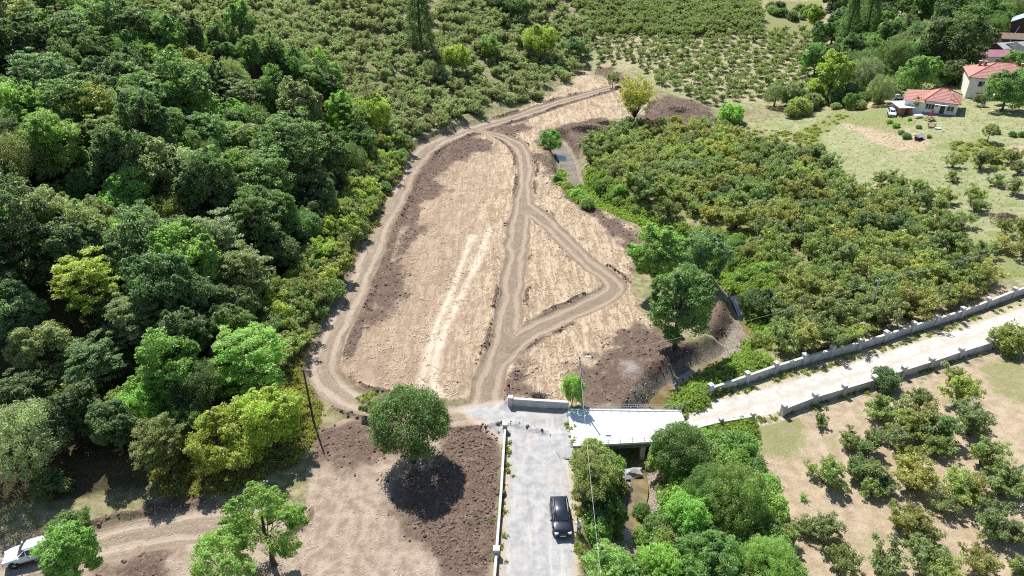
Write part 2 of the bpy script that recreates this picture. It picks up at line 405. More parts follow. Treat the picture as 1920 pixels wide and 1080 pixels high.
def leaf_material(name, fleck=(.2, .12, .03), fleck_amt=.12, trans=.45, hv=.03, vv=.55, rough=.5, sat=.86):
    m, nt, out = newmat(name); g = NG(nt)
    oi = g.n('ShaderNodeObjectInfo'); at_ = g.n('ShaderNodeAttribute', attribute_name='leafrnd'); r = at_.outputs['Fac']
    at2 = g.n('ShaderNodeAttribute', attribute_name='clump'); r2 = at2.outputs['Fac']
    h = g.n('ShaderNodeHueSaturation')
    orr = oi.outputs['Random']
    hue = g.math('ADD', .5 - hv, g.math('MULTIPLY', g.math('ADD', g.math('MULTIPLY', r2, .6), g.math('MULTIPLY', orr, .4)), 2 * hv))
    valv = g.math('ADD', 1 - vv, g.math('MULTIPLY', g.math('ADD', g.math('ADD', g.math('MULTIPLY', r, .45), g.math('MULTIPLY', r2, .35)), g.math('MULTIPLY', orr, .2)), 2 * vv))
    h.inputs['Saturation'].default_value = sat; g.l(hue, h.inputs['Hue']); g.l(valv, h.inputs['Value']); g.l(oi.outputs['Color'], h.inputs['Color'])
    f = g.math('MULTIPLY', g.ss(1 - fleck_amt * 1.6, 1.0 - fleck_amt * .6, r), .75)
    col = g.mix(f, g.mix(1.0, h.outputs[0], (2.2, 1.95, 1.6), 'MULTIPLY'), fleck)
    p = g.n('ShaderNodeBsdfPrincipled'); g.l(col, p.inputs['Base Color']); p.inputs['Roughness'].default_value = rough; p.inputs['Specular IOR Level'].default_value = .55
    t = g.n('ShaderNodeBsdfTranslucent'); g.l(g.mix(1.0, col, (1.75, 2.15, 1.1), 'MULTIPLY'), t.inputs['Color'])
    mx = g.n('ShaderNodeMixShader'); mx.inputs[0].default_value = trans; g.l(p.outputs[0], mx.inputs[1]); g.l(t.outputs[0], mx.inputs[2])
    g.l(mx.outputs[0], out.inputs[0]); return m
M_LEAF = leaf_material('leaf', (.22, .20, .05), .05, hv=.018, vv=.5); M_SCRUB = leaf_material('scrub_leaf', (.30, .26, .14), .12, .42, .05, .6, sat=.72)
M_HAZEL = leaf_material('hazel_leaf', (.27, .23, .06), .09, .42, .022, .5, sat=.84)
M_BARK = plain('bark', (.095, .07, .05), .9, .4, 5)
M_STEM = plain('stem', (.13, .10, .07), .9, .3, 6)
# ------------------------------------------------------------------ ground material
def ground_material():
    m, nt, out = newmat('ground_cover'); g = NG(nt)
    P = g.n('ShaderNodeNewGeometry').outputs['Position']
    def attr(nm):
        a = g.n('ShaderNodeAttribute', attribute_name=nm); s = g.n('ShaderNodeSeparateColor'); g.l(a.outputs['Color'], s.inputs[0])
        return s.outputs[0], s.outputs[1], s.outputs[2], a.outputs['Alpha']
    straw, soil, track, lat = attr('cover_a'); gravel, lane, green, grass = attr('cover_b'); dry, forest, bed, ash = attr('cover_c'); streak, bare, verge, _ = attr('cover_d')
    n_big = g.noise(P, .22, 4, .6); n_mid = g.noise(P, .9, 4, .62); n_fine = g.noise(P, 4.5, 4, .65); n_tiny = g.noise(P, 17, 3, .6)
    edge = g.math('ADD', g.math('MULTIPLY', n_mid, .6), g.math('MULTIPLY', n_fine, .4))
    def mask(x, k=.9, w=.10):
        return g.ss(.5 - w, .5 + w, g.math('ADD', x, g.math('MULTIPLY', g.math('SUBTRACT', edge, .5), k)))
    def two(a, b, n, lo=.35, hi=.65): return g.mix(g.ss(lo, hi, n), a, b)
    # rough pasture as the base cover
    c = two((.17, .165, .075), (.32, .275, .165), n_mid)
    c = g.mix(g.math('MULTIPLY', g.ss(.5, .7, n_big), .6), c, (.12, .15, .05))
    # mown grass slope
    gr = two((.215, .235, .105), (.345, .33, .19), n_mid, .3, .7); gr = g.mix(g.math('MULTIPLY', g.ss(.52, .68, n_big), .75), gr, (.165, .225, .07)); gr = g.mix(g.math('MULTIPLY', g.ss(.55, .75, n_fine), .6), gr, (.41, .37, .24)); gr = g.mix(g.math('MULTIPLY', g.ss(.52, .7, n_tiny), .55), gr, (.15, .15, .06))
    c = g.mix(mask(grass), c, gr)
    # dry orchard floor
    dr = two((.325, .25, .165), (.445, .355, .25), n_mid, .3, .7); dr = g.mix(g.math('MULTIPLY', g.ss(.55, .7, n_big), .55), dr, (.25, .25, .115)); dr = g.mix(g.math('MULTIPLY', g.ss(.58, .72, n_fine), .55), dr, (.24, .175, .11))
    c = g.mix(mask(dry), c, dr)
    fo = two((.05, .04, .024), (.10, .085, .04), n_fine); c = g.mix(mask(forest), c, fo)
    gn = two((.125, .155, .045), (.225, .24, .085), n_fine, .3, .7); gn = g.mix(g.math('MULTIPLY', g.ss(.5, .7, n_mid), .5), gn, (.26, .25, .11)); c = g.mix(g.math('MULTIPLY', g.math('MULTIPLY', mask(green, 1.3), .9), g.ss(.36, .56, g.math('ADD', g.math('MULTIPLY', n_mid, .5), g.math('MULTIPLY', n_fine, .5)))), c, gn)
    # bare trodden earth
    sc_ = g.noise(g.map(P, (1.0, .16, 1.0), math.radians(-24)), 1.5, 4, .65, .4); ba = two((.25, .188, .138), (.41, .325, .25), g.math('ADD', g.math('MULTIPLY', n_mid, .72), g.math('MULTIPLY', sc_, .28)), .36, .64); ba = g.mix(g.math('MULTIPLY', g.ss(.6, .72, n_fine), .6), ba, (.50, .42, .35)); ba = g.mix(g.math('MULTIPLY', g.ss(.56, .7, n_tiny), .45), ba, (.19, .14, .105))
    c = g.mix(mask(bare), c, ba)
    # raked straw and stubble: swaths run the length of the clearing
    mp = g.map(P, (1.0, .13, 1.0), math.radians(6)); s1 = g.noise(mp, 1.1, 4, .65, .6); mp2 = g.map(P, (1.0, .28, 1.0), math.radians(-3)); s2 = g.noise(mp2, 3.4, 4, .7, .4)
    st = two((.275, .197, .128), (.49, .392, .268), g.math('ADD', g.math('MULTIPLY', s1, .5), g.math('MULTIPLY', s2, .5)), .43, .57)
    st = g.mix(g.math('MULTIPLY', g.ss(.56, .74, n_fine), .65), st, (.23, .155, .10)); st = g.mix(g.math('MULTIPLY', g.ss(.55, .75, g.noise(g.map(P, (1, .4, 1)), .5, 4, .65)), .55), st, (.30, .285, .14))
    st = g.mix(g.math('MULTIPLY', g.ss(.62, .74, n_tiny), .7), st, (.58, .48, .37)); st = g.mix(g.math('MULTIPLY', g.ss(.52, .66, g.noise(P, .16, 5, .7)), .5), st, (.25, .175, .125))
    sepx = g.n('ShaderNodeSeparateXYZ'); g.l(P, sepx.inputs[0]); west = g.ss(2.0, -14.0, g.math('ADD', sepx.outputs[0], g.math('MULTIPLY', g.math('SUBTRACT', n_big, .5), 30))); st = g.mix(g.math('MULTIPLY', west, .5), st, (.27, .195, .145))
    st = g.mix(g.math('MULTIPLY', streak, g.math('ADD', .35, g.math('MULTIPLY', s2, 1.0)), clamp=True), st, (.62, .515, .40))
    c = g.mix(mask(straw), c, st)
    so = two((.085, .058, .044), (.185, .132, .10), n_fine, .3, .7); so = g.mix(g.math('MULTIPLY', g.ss(.52, .68, n_mid), .6), so, (.24, .175, .13)); so = g.mix(g.math('MULTIPLY', g.ss(.66, .76, n_tiny), .65), so, (.36, .28, .21))
    so = g.mix(g.math('MULTIPLY', g.ss(.3, .8, g.math('MULTIPLY', ash, g.math('ADD', .4, n_fine))), .5), so, (.38, .35, .33))
    c = g.mix(mask(soil, 1.2, .14), c, so)
    # wheel tracks: pressed ruts with looser soil between and beside
    l0 = g.math('ABSOLUTE', g.math('MULTIPLY', g.math('SUBTRACT', lat, .5), 6)); n_lat = g.math('ADD', l0, g.math('MULTIPLY', g.math('SUBTRACT', n_mid, .5), .35))
    rut = g.math('SUBTRACT', 1, g.ss(.10, .26, g.math('ABSOLUTE', g.math('SUBTRACT', n_lat, .5))))
    tr = two((.22, .17, .122), (.325, .258, .19), n_fine, .3, .7); lw = g.n('ShaderNodeCombineXYZ'); g.l(g.math('MULTIPLY', lat, 6), lw.inputs[0]); sp2 = g.n('ShaderNodeSeparateXYZ'); g.l(P, sp2.inputs[0]); g.l(g.math('MULTIPLY', sp2.outputs[1], .07), lw.inputs[1]); ln = g.noise(lw.outputs[0], 5.5, 4, .7, .5); tr = g.mix(g.math('MULTIPLY', g.ss(.52, .64, ln), .5), tr, (.40, .335, .27)); tr = g.mix(g.math('MULTIPLY', g.ss(.46, .36, ln), .45), tr, (.15, .115, .085)); tr = g.mix(g.math('MULTIPLY', rut, g.math('ADD', .25, g.math('MULTIPLY', n_mid, .6))), tr, (.47, .385, .30))
    tr = g.mix(g.math('MULTIPLY', g.ss(.58, .72, n_mid), .5), tr, (.19, .14, .10))
    tr = g.mix(g.math('MULTIPLY', g.ss(.78, .95, n_lat), .45), tr, (.17, .125, .09))
    tr = g.mix(g.math('MULTIPLY', mask(straw), .55), tr, g.mix(1.0, tr, (.76, .72, .68), 'MULTIPLY'))
    c = g.mix(mask(track, .35, .10), c, tr)
    # crushed stone road
    gv = two((.25, .247, .245), (.39, .382, .375), n_mid, .3, .7); gv = g.mix(g.math('MULTIPLY', g.ss(.5, .68, n_big), .6), gv, (.38, .335, .285)); gv = g.mix(g.math('MULTIPLY', g.ss(.54, .66, n_tiny), .65), gv, (.26, .255, .25)); gv = g.mix(g.math('MULTIPLY', g.ss(.6, .7, n_fine), .45), gv, (.54, .52, .50))
    gs = g.noise(g.map(P, (1.0, .10, 1.0)), 1.6, 4, .6); gv = g.mix(g.math('MULTIPLY', g.ss(.5, .66, gs), .5), gv, (.47, .43, .38)); gv = g.mix(g.math('MULTIPLY', g.ss(.40, .30, gs), .4), gv, (.30, .295, .30))
    c = g.mix(g.math('MULTIPLY', mask(g.math('ADD', gravel, .3), .8, .16), .85), c, (.43, .345, .265)); c = g.mix(mask(gravel, .8, .16), c, gv)
    vg = two((.34, .30, .20), (.52, .45, .35), n_fine); vg = g.mix(g.math('MULTIPLY', g.ss(.5, .62, n_mid), .6), vg, (.20, .19, .09)); c = g.mix(g.math('MULTIPLY', mask(verge), .9), c, vg)
    la = two((.40, .365, .32), (.56, .52, .465), n_mid, .3, .7); la = g.mix(g.math('MULTIPLY', g.math('SUBTRACT', 1, g.ss(.05, .3, n_lat)), g.ss(.35, .6, n_fine)), la, (.40, .35, .29)); la = g.mix(g.math('MULTIPLY', g.ss(.62, .72, n_fine), .4), la, (.48, .44, .40))
    c = g.mix(mask(lane, .6, .14), c, la)
    be = two((.16, .125, .085), (.34, .29, .235), n_fine); be = g.mix(g.math('MULTIPLY', g.ss(.56, .66, n_tiny), .8), be, (.52, .48, .43)); c = g.mix(mask(bed), c, be)
    p = g.n('ShaderNodeBsdfPrincipled'); g.l(c, p.inputs['Base Color']); p.inputs['Roughness'].default_value = .95; p.inputs['Specular IOR Level'].default_value = .15
    hgt = g.math('ADD', g.math('MULTIPLY', n_fine, .6), g.math('MULTIPLY', n_tiny, .35)); smooth_road = g.math('MAXIMUM', gravel, lane)
    b = g.n('ShaderNodeBump'); b.inputs['Distance'].default_value = .22
    g.l(g.math('SUBTRACT', .95, g.math('MULTIPLY', smooth_road, .75)), b.inputs['Strength']); g.l(hgt, b.inputs['Height']); g.l(b.outputs[0], p.inputs['Normal'])
    g.l(p.outputs[0], out.inputs[0]); return m
M_GROUND = ground_material()

# ------------------------------------------------------------------ terrain sheet, split by what it is
def axis(breaks):
    out = [breaks[0][0]]
    for (a, s0), (b, s1) in zip(breaks[:-1], breaks[1:]):
        x = a
        while x < b - 1e-6:
            t = (x - a) / (b - a); x = min(b, x + s0 + (s1 - s0) * t); out.append(x)
    return np.array(out)
XS = axis([(-330, 12), (-150, 3), (-60, 1.0), (-36, .32), (46, .32), (70, .6), (130, 1.6), (345, 10)])
YS = axis([(-60, 14), (20, 3), (36, .26), (110, .33), (190, .5), (250, .9), (330, 3), (630, 14)])
gx, gy = np.meshgrid(XS, YS, indexing='ij')
FX, FY = gx.ravel(), gy.ravel()
FZ, FM = field(FX, FY)
nX, nY = len(XS), len(YS)
Zg = FZ.reshape(nX, nY)
def surf(x, y):
    """height of the built ground"""
    i = int(np.clip(np.searchsorted(XS, x) - 1, 0, nX - 2)); j = int(np.clip(np.searchsorted(YS, y) - 1, 0, nY - 2))
    a = min(max((x - XS[i]) / (XS[i + 1] - XS[i]), 0), 1); b = min(max((y - YS[j]) / (YS[j + 1] - YS[j]), 0), 1)
    return float(Zg[i, j] * (1 - a) * (1 - b) + Zg[i + 1, j] * a * (1 - b) + Zg[i, j + 1] * (1 - a) * b + Zg[i + 1, j + 1] * a * b)
dzx = np.gradient(Zg, XS, axis=0); dzy = np.gradient(Zg, YS, axis=1)
NRM = np.stack([-dzx, -dzy, np.ones_like(Zg)], -1); NRM /= np.linalg.norm(NRM, axis=-1, keepdims=True); NRM = NRM.reshape(-1, 3)
VALL = np.stack([FX, FY, FZ], -1)
ii, jj = np.meshgrid(np.arange(nX - 1), np.arange(nY - 1), indexing='ij'); a0 = (ii * nY + jj).ravel()
QUADS = np.stack([a0, a0 + nY, a0 + nY + 1, a0 + 1], -1)
def fc(k): return FM[k][QUADS].mean(1)
cls = np.zeros(len(QUADS), int)      # 0 hillside ground
order = [('grass', 1), ('dry', 2), ('forest', 3), ('bare', 4), ('straw', 5), ('soil', 6), ('track', 7), ('gravel', 8), ('lane', 9), ('bed', 10)]
for k, i in order: cls[fc(k) > .5] = i
names = ['ground', 'grass_slope', 'orchard_ground', 'forest_floor', 'bare_earth', 'cleared_field', 'tilled_soil', 'dirt_track', 'gravel_road', 'concrete_lane', 'stream_bed']
cover = {'cover_a': np.stack([FM['straw'], FM['soil'], FM['track'], FM['lat']], -1), 'cover_b': np.stack([FM['gravel'], FM['lane'], FM['green'], FM['grass']], -1),
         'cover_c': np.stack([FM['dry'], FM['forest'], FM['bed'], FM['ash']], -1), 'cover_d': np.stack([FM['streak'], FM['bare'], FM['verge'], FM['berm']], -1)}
for i, nm in enumerate(names):
    q = QUADS[cls == i]
    if not len(q): continue
    idx, inv = np.unique(q, return_inverse=True)
    me = mesh_np(nm, VALL[idx], inv.reshape(-1, 4), [M_GROUND], {k: ('POINT', 'FLOAT_COLOR', v[idx]) for k, v in cover.items()}, True)
    me.normals_split_custom_set_from_vertices(NRM[idx].tolist())
    tag(link(bpy.data.objects.new(nm, me)), kind='structure')

# water
def water_material():
    m, nt, out = newmat('muddy_water'); g = NG(nt); P = g.n('ShaderNodeNewGeometry').outputs['Position']
    p = g.n('ShaderNodeBsdfPrincipled'); c = g.mix(g.ss(.35, .65, g.noise(P, .7, 4)), (.135, .10, .045), (.22, .165, .075)); g.l(c, p.inputs['Base Color'])
    p.inputs['Roughness'].default_value = .04; p.inputs['Specular IOR Level'].default_value = 1.0
    b = g.n('ShaderNodeBump'); b.inputs['Strength'].default_value = .25; b.inputs['Distance'].default_value = .03; g.l(g.noise(g.map(P, (1, .6, 1)), 5, 3), b.inputs['Height']); g.l(b.outputs[0], p.inputs['Normal'])
    g.l(p.outputs[0], out.inputs[0]); return m
M_WATER = water_material()
def strip(line, hw, z, name, mat):
    P = np.asarray(line); V = []; F = []
    for i in range(len(P)):
        d = P[min(i + 1, len(P) - 1)] - P[max(i - 1, 0)]; d = d / (np.linalg.norm(d) + 1e-9); n = np.array([-d[1], d[0]])
        for s in (-1, -.33, .33, 1): V.append((*(P[i] + n * hw * s), z))
    for i in range(len(P) - 1):
        for k in range(3): a = i * 4 + k; F.append((a, a + 1, a + 5, a + 4))
    me = mesh_np(name, V, np.array(F), [mat], smooth=True); return tag(link(bpy.data.objects.new(name, me)), kind='structure')
NEAR_ = int(np.argmax(STREAM[:, 1] < 66)) if (STREAM[:, 1] < 66).any() else len(STREAM) // 2
strip(STREAM[:NEAR_ + 1], 1.75, STREAM_Z - .17, 'stream_water', M_WATER); strip(STREAM[NEAR_:], .9, STREAM_Z - .34, 'stream_water', M_WATER)

# ------------------------------------------------------------------ foliage shapes
def unit(v): return v / (np.linalg.norm(v, axis=-1, keepdims=True) + 1e-9)
def leaves(rg, cen, rad, n_each, L, up=.5, out=.6, wob=.7, squash=1.0, wid=.55, shell=.5, droop=0.0):
    """diamond leaf sprays filling clumps: vertices, quads, per-vertex random, per-vertex clump random"""
    cen = np.asarray(cen, float); rad = np.broadcast_to(np.asarray(rad, float), (len(cen),))
    k = len(cen) * n_each; ci = np.repeat(np.arange(len(cen)), n_each)
    d = unit(rg.normal(size=(k, 3))); r = (shell + (1 - shell) * rg.random(k)) * rad[ci] * np.where(rg.random(k) < .2, rg.random(k), 1)
    off = d * r[:, None]; off[:, 2] *= squash; p = cen[ci] + off
    n = unit(d * out + np.array([0, 0, up]) + rg.normal(size=(k, 3)) * wob)
    t = unit(np.cross(n, rg.normal(size=(k, 3)))); t = unit(t + np.array([0, 0, -droop])); b = unit(np.cross(n, t))
    l = L * (.65 + .7 * rg.random(k))[:, None]; wv = l * wid * .5 * (.8 + .4 * rg.random(k))[:, None]
    V = np.stack([p - t * l * .5, p + b * wv + n * l * .10, p + t * l * .5, p - b * wv + n * l * .10], 1).reshape(-1, 3)
    F = np.arange(k * 4).reshape(-1, 4); cr = rg.random(len(cen))
    return V, F, np.repeat(rg.random(k), 4), np.repeat(cr[ci], 4)
def fib(n, rg, zmin=-1.0):
    i = np.arange(n) + .5; z = 1 - (1 - zmin) * i / n; t = i * 2.39996 + rg.random() * 6.28; r = np.sqrt(np.maximum(0, 1 - z * z))
    return unit(np.stack([r * np.cos(t), r * np.sin(t), z], -1) + rg.normal(size=(n, 3)) * .16)
def limbs(mb, rg, base, top, ends, r0, bend=.3):
    base = np.array(base, float); top = np.array(top, float)
    pts = [base + (top - base) * t + np.array([rg.normal() * .12, rg.normal() * .12, 0]) * (t > 0) for t in (0, .12, .4, .7, 1)]
    mb.tube(pts, [r0 * 1.35, r0, r0 * .8, r0 * .55, r0 * .22], 7)
    for e in ends:
        t = rg.uniform(.35, .85); s = base + (top - base) * t; m = (s + e) / 2 + np.array([0, 0, .15 * np.linalg.norm(e - s)]) * bend
        r = r0 * (1 - t * .7) * .42; mb.tube([s, m, e], [r, r * .7, r * .25], 5, False)
PROTO = {}
def proto(key, kind, seed):
    rg = np.random.default_rng(seed); tb = MB()
    if kind in ('round', 'tall', 'ash', 'dense'):
        R, Rz, Hc, nl, sub, nL, L, fr = {'round': (4, 3.7, 4.9, 15, 11, 96, .29, .42), 'tall': (3.3, 5.2, 6.2, 20, 10, 92, .29, .40), 'ash': (3.6, 4.2, 6.2, 12, 11, 84, .25, .36), 'dense': (4.0, 3.7, 5.6, 30, 14, 72, .21, .34)}[kind]
        dirs = fib(nl, rg, -.75); lob = dirs * np.array([R, R, Rz]) * ((.66 + .06 * rg.random((nl, 1))) if kind == 'dense' else (.48 + .34 * rg.random((nl, 1)))); lob[:, 2] += Hc
        lr = fr * R * ((.85 + .3 * rg.random(nl)) if kind == 'dense' else (.62 + .62 * rg.random(nl))); cs = []; rs = []
        for c, r, dd in zip(lob, lr, dirs):
            s = unit(fib(sub, rg) + dd * .55 + np.array([0, 0, .15])); cs.append(c + s * (r * .85)[..., None] if hasattr(r, 'shape') and r.shape else c + s * r * .85); rs += [r * rg.uniform(.34, .55) for _ in range(sub)]
        if kind != 'dense':
            for _ in range(34):
                q = rg.integers(nl); dd = unit(rg.normal(size=3) + dirs[q] * 1.2 + np.array([0, 0, .5]))
                for st_ in (1.0, 1.22): cs.append((lob[q] + dd * lr[q] * st_)[None]); rs.append(lr[q] * (.30 if st_ < 1.1 else .2))
        cs = np.vstack(cs); V, F, a, b = leaves(rg, cs, np.array(rs), nL, L, .55, .6, .55, .8)
        i2 = leaves(rg, lob, lr * .8, 50, L * 1.2, .4, .3, .8); V = np.vstack([V, i2[0]]); F = np.vstack([F, i2[1] + len(a)]); a = np.concatenate([a, i2[2]]); b = np.concatenate([b, i2[3]])
        limbs(tb, rg, (0, 0, 0), (0, 0, Hc + Rz * .35), lob, .035 * Hc + .05)
    elif kind == 'layer':
        R, Rz, Hc = 3.8, 4.6, 6.6; n = 170; d = fib(n, rg, -.8); rr = .45 + .55 * rg.random((n, 1)) ** .6; lump = 1 + .22 * np.sin(d[:, :1] * 5 + seed) * np.cos(d[:, 1:2] * 4 + d[:, 2:] * 3)
        cs = d * np.array([R, R, Rz]) * rr * lump; cs[:, 2] += Hc
        V, F, a, b = leaves(rg, cs, rg.uniform(.55, 1.0, n), 96, .30, .9, .45, .45, .28, .5, .2, .25)
        limbs(tb, rg, (0, 0, 0), (0, 0, Hc + Rz * .6), cs[::9], .3)
    elif kind == 'willow':
        R, Rz, Hc = 4, 3.8, 4.2; nl = 13; d = fib(nl, rg, -.5); lob = d * np.array([R, R, Rz]) * .62; lob[:, 2] += Hc; cs = []
        for c, dd in zip(lob, d): cs.append(c + unit(fib(12, rg) + dd * .4) * rg.uniform(1.1, 1.7))
        cs = np.vstack(cs); V, F, a, b = leaves(rg, cs, rg.uniform(.5, .8, len(cs)), 120, .25, .35, .55, .5, 1.35, .32, .35, .5)
        limbs(tb, rg, (0, 0, 0), (0, 0, Hc + 1.5), lob, .28)
    elif kind == 'vase':
        R, Hc = 3.1, 6.4; n = 34; ends = []
        for i in range(n):
            t = i * 2.4; rr = R * math.sqrt((i + .5) / n); ends.append((rr * math.cos(t), rr * math.sin(t), Hc + 2.3 - 1.15 * rr * rr / R + rg.normal() * .55))
        ends = np.array(ends); st = np.array([0, 0, 2.2])
        tb.tube([(0, 0, 0), (.04, .02, .5), (0, .05, 2.2)], [.2, .13, .10], 7)
        cs = []
        for e in ends:
            m = st + (e - st) * .5 + np.array([0, 0, .3]); tb.tube([st, m, e], [.05, .035, .012], 5, False)
            for t in (.5, .68, .85, 1.0): cs.append(m + (e - m) * (t * 2 - 1) + rg.normal(size=3) * .3)
        cs = np.array(cs); V, F, a, b = leaves(rg, cs, rg.uniform(.40, .70, len(cs)), 60, .22, .4, .5, .7, .9)
    elif kind == 'bare':
        tb.tube([(0, 0, 0), (.05, 0, 3), (0, .1, 7), (.1, 0, 10)], [.2, .16, .09, .02], 6); ends = []
        for i in range(60):
            z = 2.5 + 7.2 * i / 60; r = 2.3 * (1 - abs(z - 5.5) / 6.5) * rg.uniform(.6, 1); t = i * 2.4; e = (r * math.cos(t), r * math.sin(t), z + .5 * r); tb.tube([(0, 0, z - .2), (e[0] * .5, e[1] * .5, z + .1), e], [.04, .025, .008], 4, False); ends.append(e)
        V, F, a, b = leaves(rg, np.array(ends), .55, 26, .20, .3, .3, .9, 1, .3)
    elif kind == 'cone':
        cs = []; rs = []
        for i in range(130):
            z = 1.2 + 11 * i / 130; r = 2.5 * (1 - (z / 13.0) ** 1.6) + .15; t = i * 2.4; q = r * rg.uniform(.6, 1); cs.append((q * math.cos(t), q * math.sin(t), z)); rs.append(.42 + .28 * r / 2.5)
        V, F, a, b = leaves(rg, np.array(cs), np.array(rs), 96, .25, .2, .7, .6, .8, .4, .3, .3); limbs(tb, rg, (0, 0, 0), (0, 0, 12), [], .28)
    elif kind == 'hazel':
        n = int(rg.integers(9, 15)); cs = []; rs = []
        for i in range(n):
            t = i * 6.283 / n + rg.normal() * .3; sp = rg.uniform(.4, 2.0); h = rg.uniform(1.7, 3.3) - .25 * sp; e = np.array([sp * math.cos(t), sp * math.sin(t), h]); m = e * np.array([.42, .42, .55])
            tb.tube([(.12 * math.cos(t), .12 * math.sin(t), 0), m, e], [.045, .034, .012], 5, False)
            for q in (.35, .55, .75, .92, 1.05):
                for _ in range(2 if q > .5 else 1): cs.append(m + (e - m) * ((q - .4) / .6) + rg.normal(size=3) * np.array([.30, .30, .2])); rs.append(rg.uniform(.24, .46))
        V, F, a, b = leaves(rg, np.array(cs), np.array(rs), 46, .19, .65, .45, .6, .75, .62)
    elif kind == 'shrub':
        nl = 11; d = fib(nl, rg, -.05); lob = d * np.array([1.35, 1.35, 1.15]) * (.55 + .25 * rg.random((nl, 1))); lob[:, 2] += .75; cs = np.vstack([c + unit(fib(8, rg) + dd * .5) * rg.uniform(.4, .7) for c, dd in zip(lob, d)])
        V, F, a, b = leaves(rg, cs, rg.uniform(.25, .5, len(cs)), 64, .19, .5, .55, .6, .9); V[:, 2] = np.maximum(V[:, 2], .02)
        for e in lob[::2]: tb.tube([(0, 0, 0), e * .5 + np.array([0, 0, .1]), e], [.05, .035, .012], 5, False)
    elif kind == 'weed':
        n = 46; q = rg.normal(size=(n, 2)) * .55; cs = np.column_stack([q, rg.uniform(.15, .85, n) * np.exp(-(q ** 2).sum(1) * .5)])
        V, F, a, b = leaves(rg, cs, .22, 22, .32, .3, .3, .5, 1.2, .25, .2, -.9); V[:, 2] = np.maximum(V[:, 2], .0); tb = None
    mat = M_HAZEL if kind == 'hazel' else M_LEAF
    cm = mesh_np('crown', V, F, [mat], {'leafrnd': ('POINT', 'FLOAT', a), 'clump': ('POINT', 'FLOAT', b)})
    tm = None
    if tb is not None: tm = tb.mesh('trunk', M_STEM if kind in ('hazel', 'shrub') else M_BARK, True)
    PROTO[key] = (cm, tm, (V, F, a, b), kind)
R0 = {'round': 4.4, 'tall': 3.9, 'ash': 3.8, 'dense': 4.1, 'layer': 3.8, 'willow': 4.1, 'vase': 3.0, 'bare': 2.3, 'cone': 2.4, 'hazel': 1.75, 'shrub': 1.5}
HC = {'round': 4.8, 'tall': 6.0, 'ash': 6.2, 'dense': 5.5, 'layer': 6.6, 'willow': 4.2, 'vase': 6.6, 'bare': 5.5, 'cone': 6.0, 'hazel': 1.7, 'shrub': .9}
sd_ = 100
for kind, n in [('round', 5), ('tall', 4), ('ash', 2), ('dense', 1), ('layer', 4), ('willow', 2), ('vase', 1), ('bare', 1), ('cone', 1), ('hazel', 8), ('shrub', 3), ('weed', 2)]:
    for i in range(n): proto((kind, i), kind, sd_); sd_ += 1
NV = {k: sum(1 for a in PROTO if a[0] == k) for k in {a[0] for a in PROTO}}
def plant(name, kind, x, y, s, col, label, cat, group=None, sz=1.0, z=None, rz=None):
    i = rnd.randrange(NV[kind]); cm, tm, _, _ = PROTO[(kind, i)]
    z = surf(x, y) - .06 if z is None else z
    t = empty(name, (x, y, z), rnd.uniform(0, 6.283) if rz is None else rz, label, cat, group)
    q_ = rnd.uniform(.88, 1.14) if kind not in ('dense', 'vase') else 1; t.scale = (s * q_, s / q_, s * sz)
    c = bpy.data.objects.new('crown', cm); j = rnd.uniform(.82, 1.18); g_ = rnd.uniform(.93, 1.07)
    c.color = (col[0] * j * g_, col[1] * j, col[2] * j / g_, 1); link(c, t)
    if tm is not None:
        k = bpy.data.objects.new('stem' if kind in ('hazel', 'shrub') else 'trunk', tm); link(k, t)
    return t

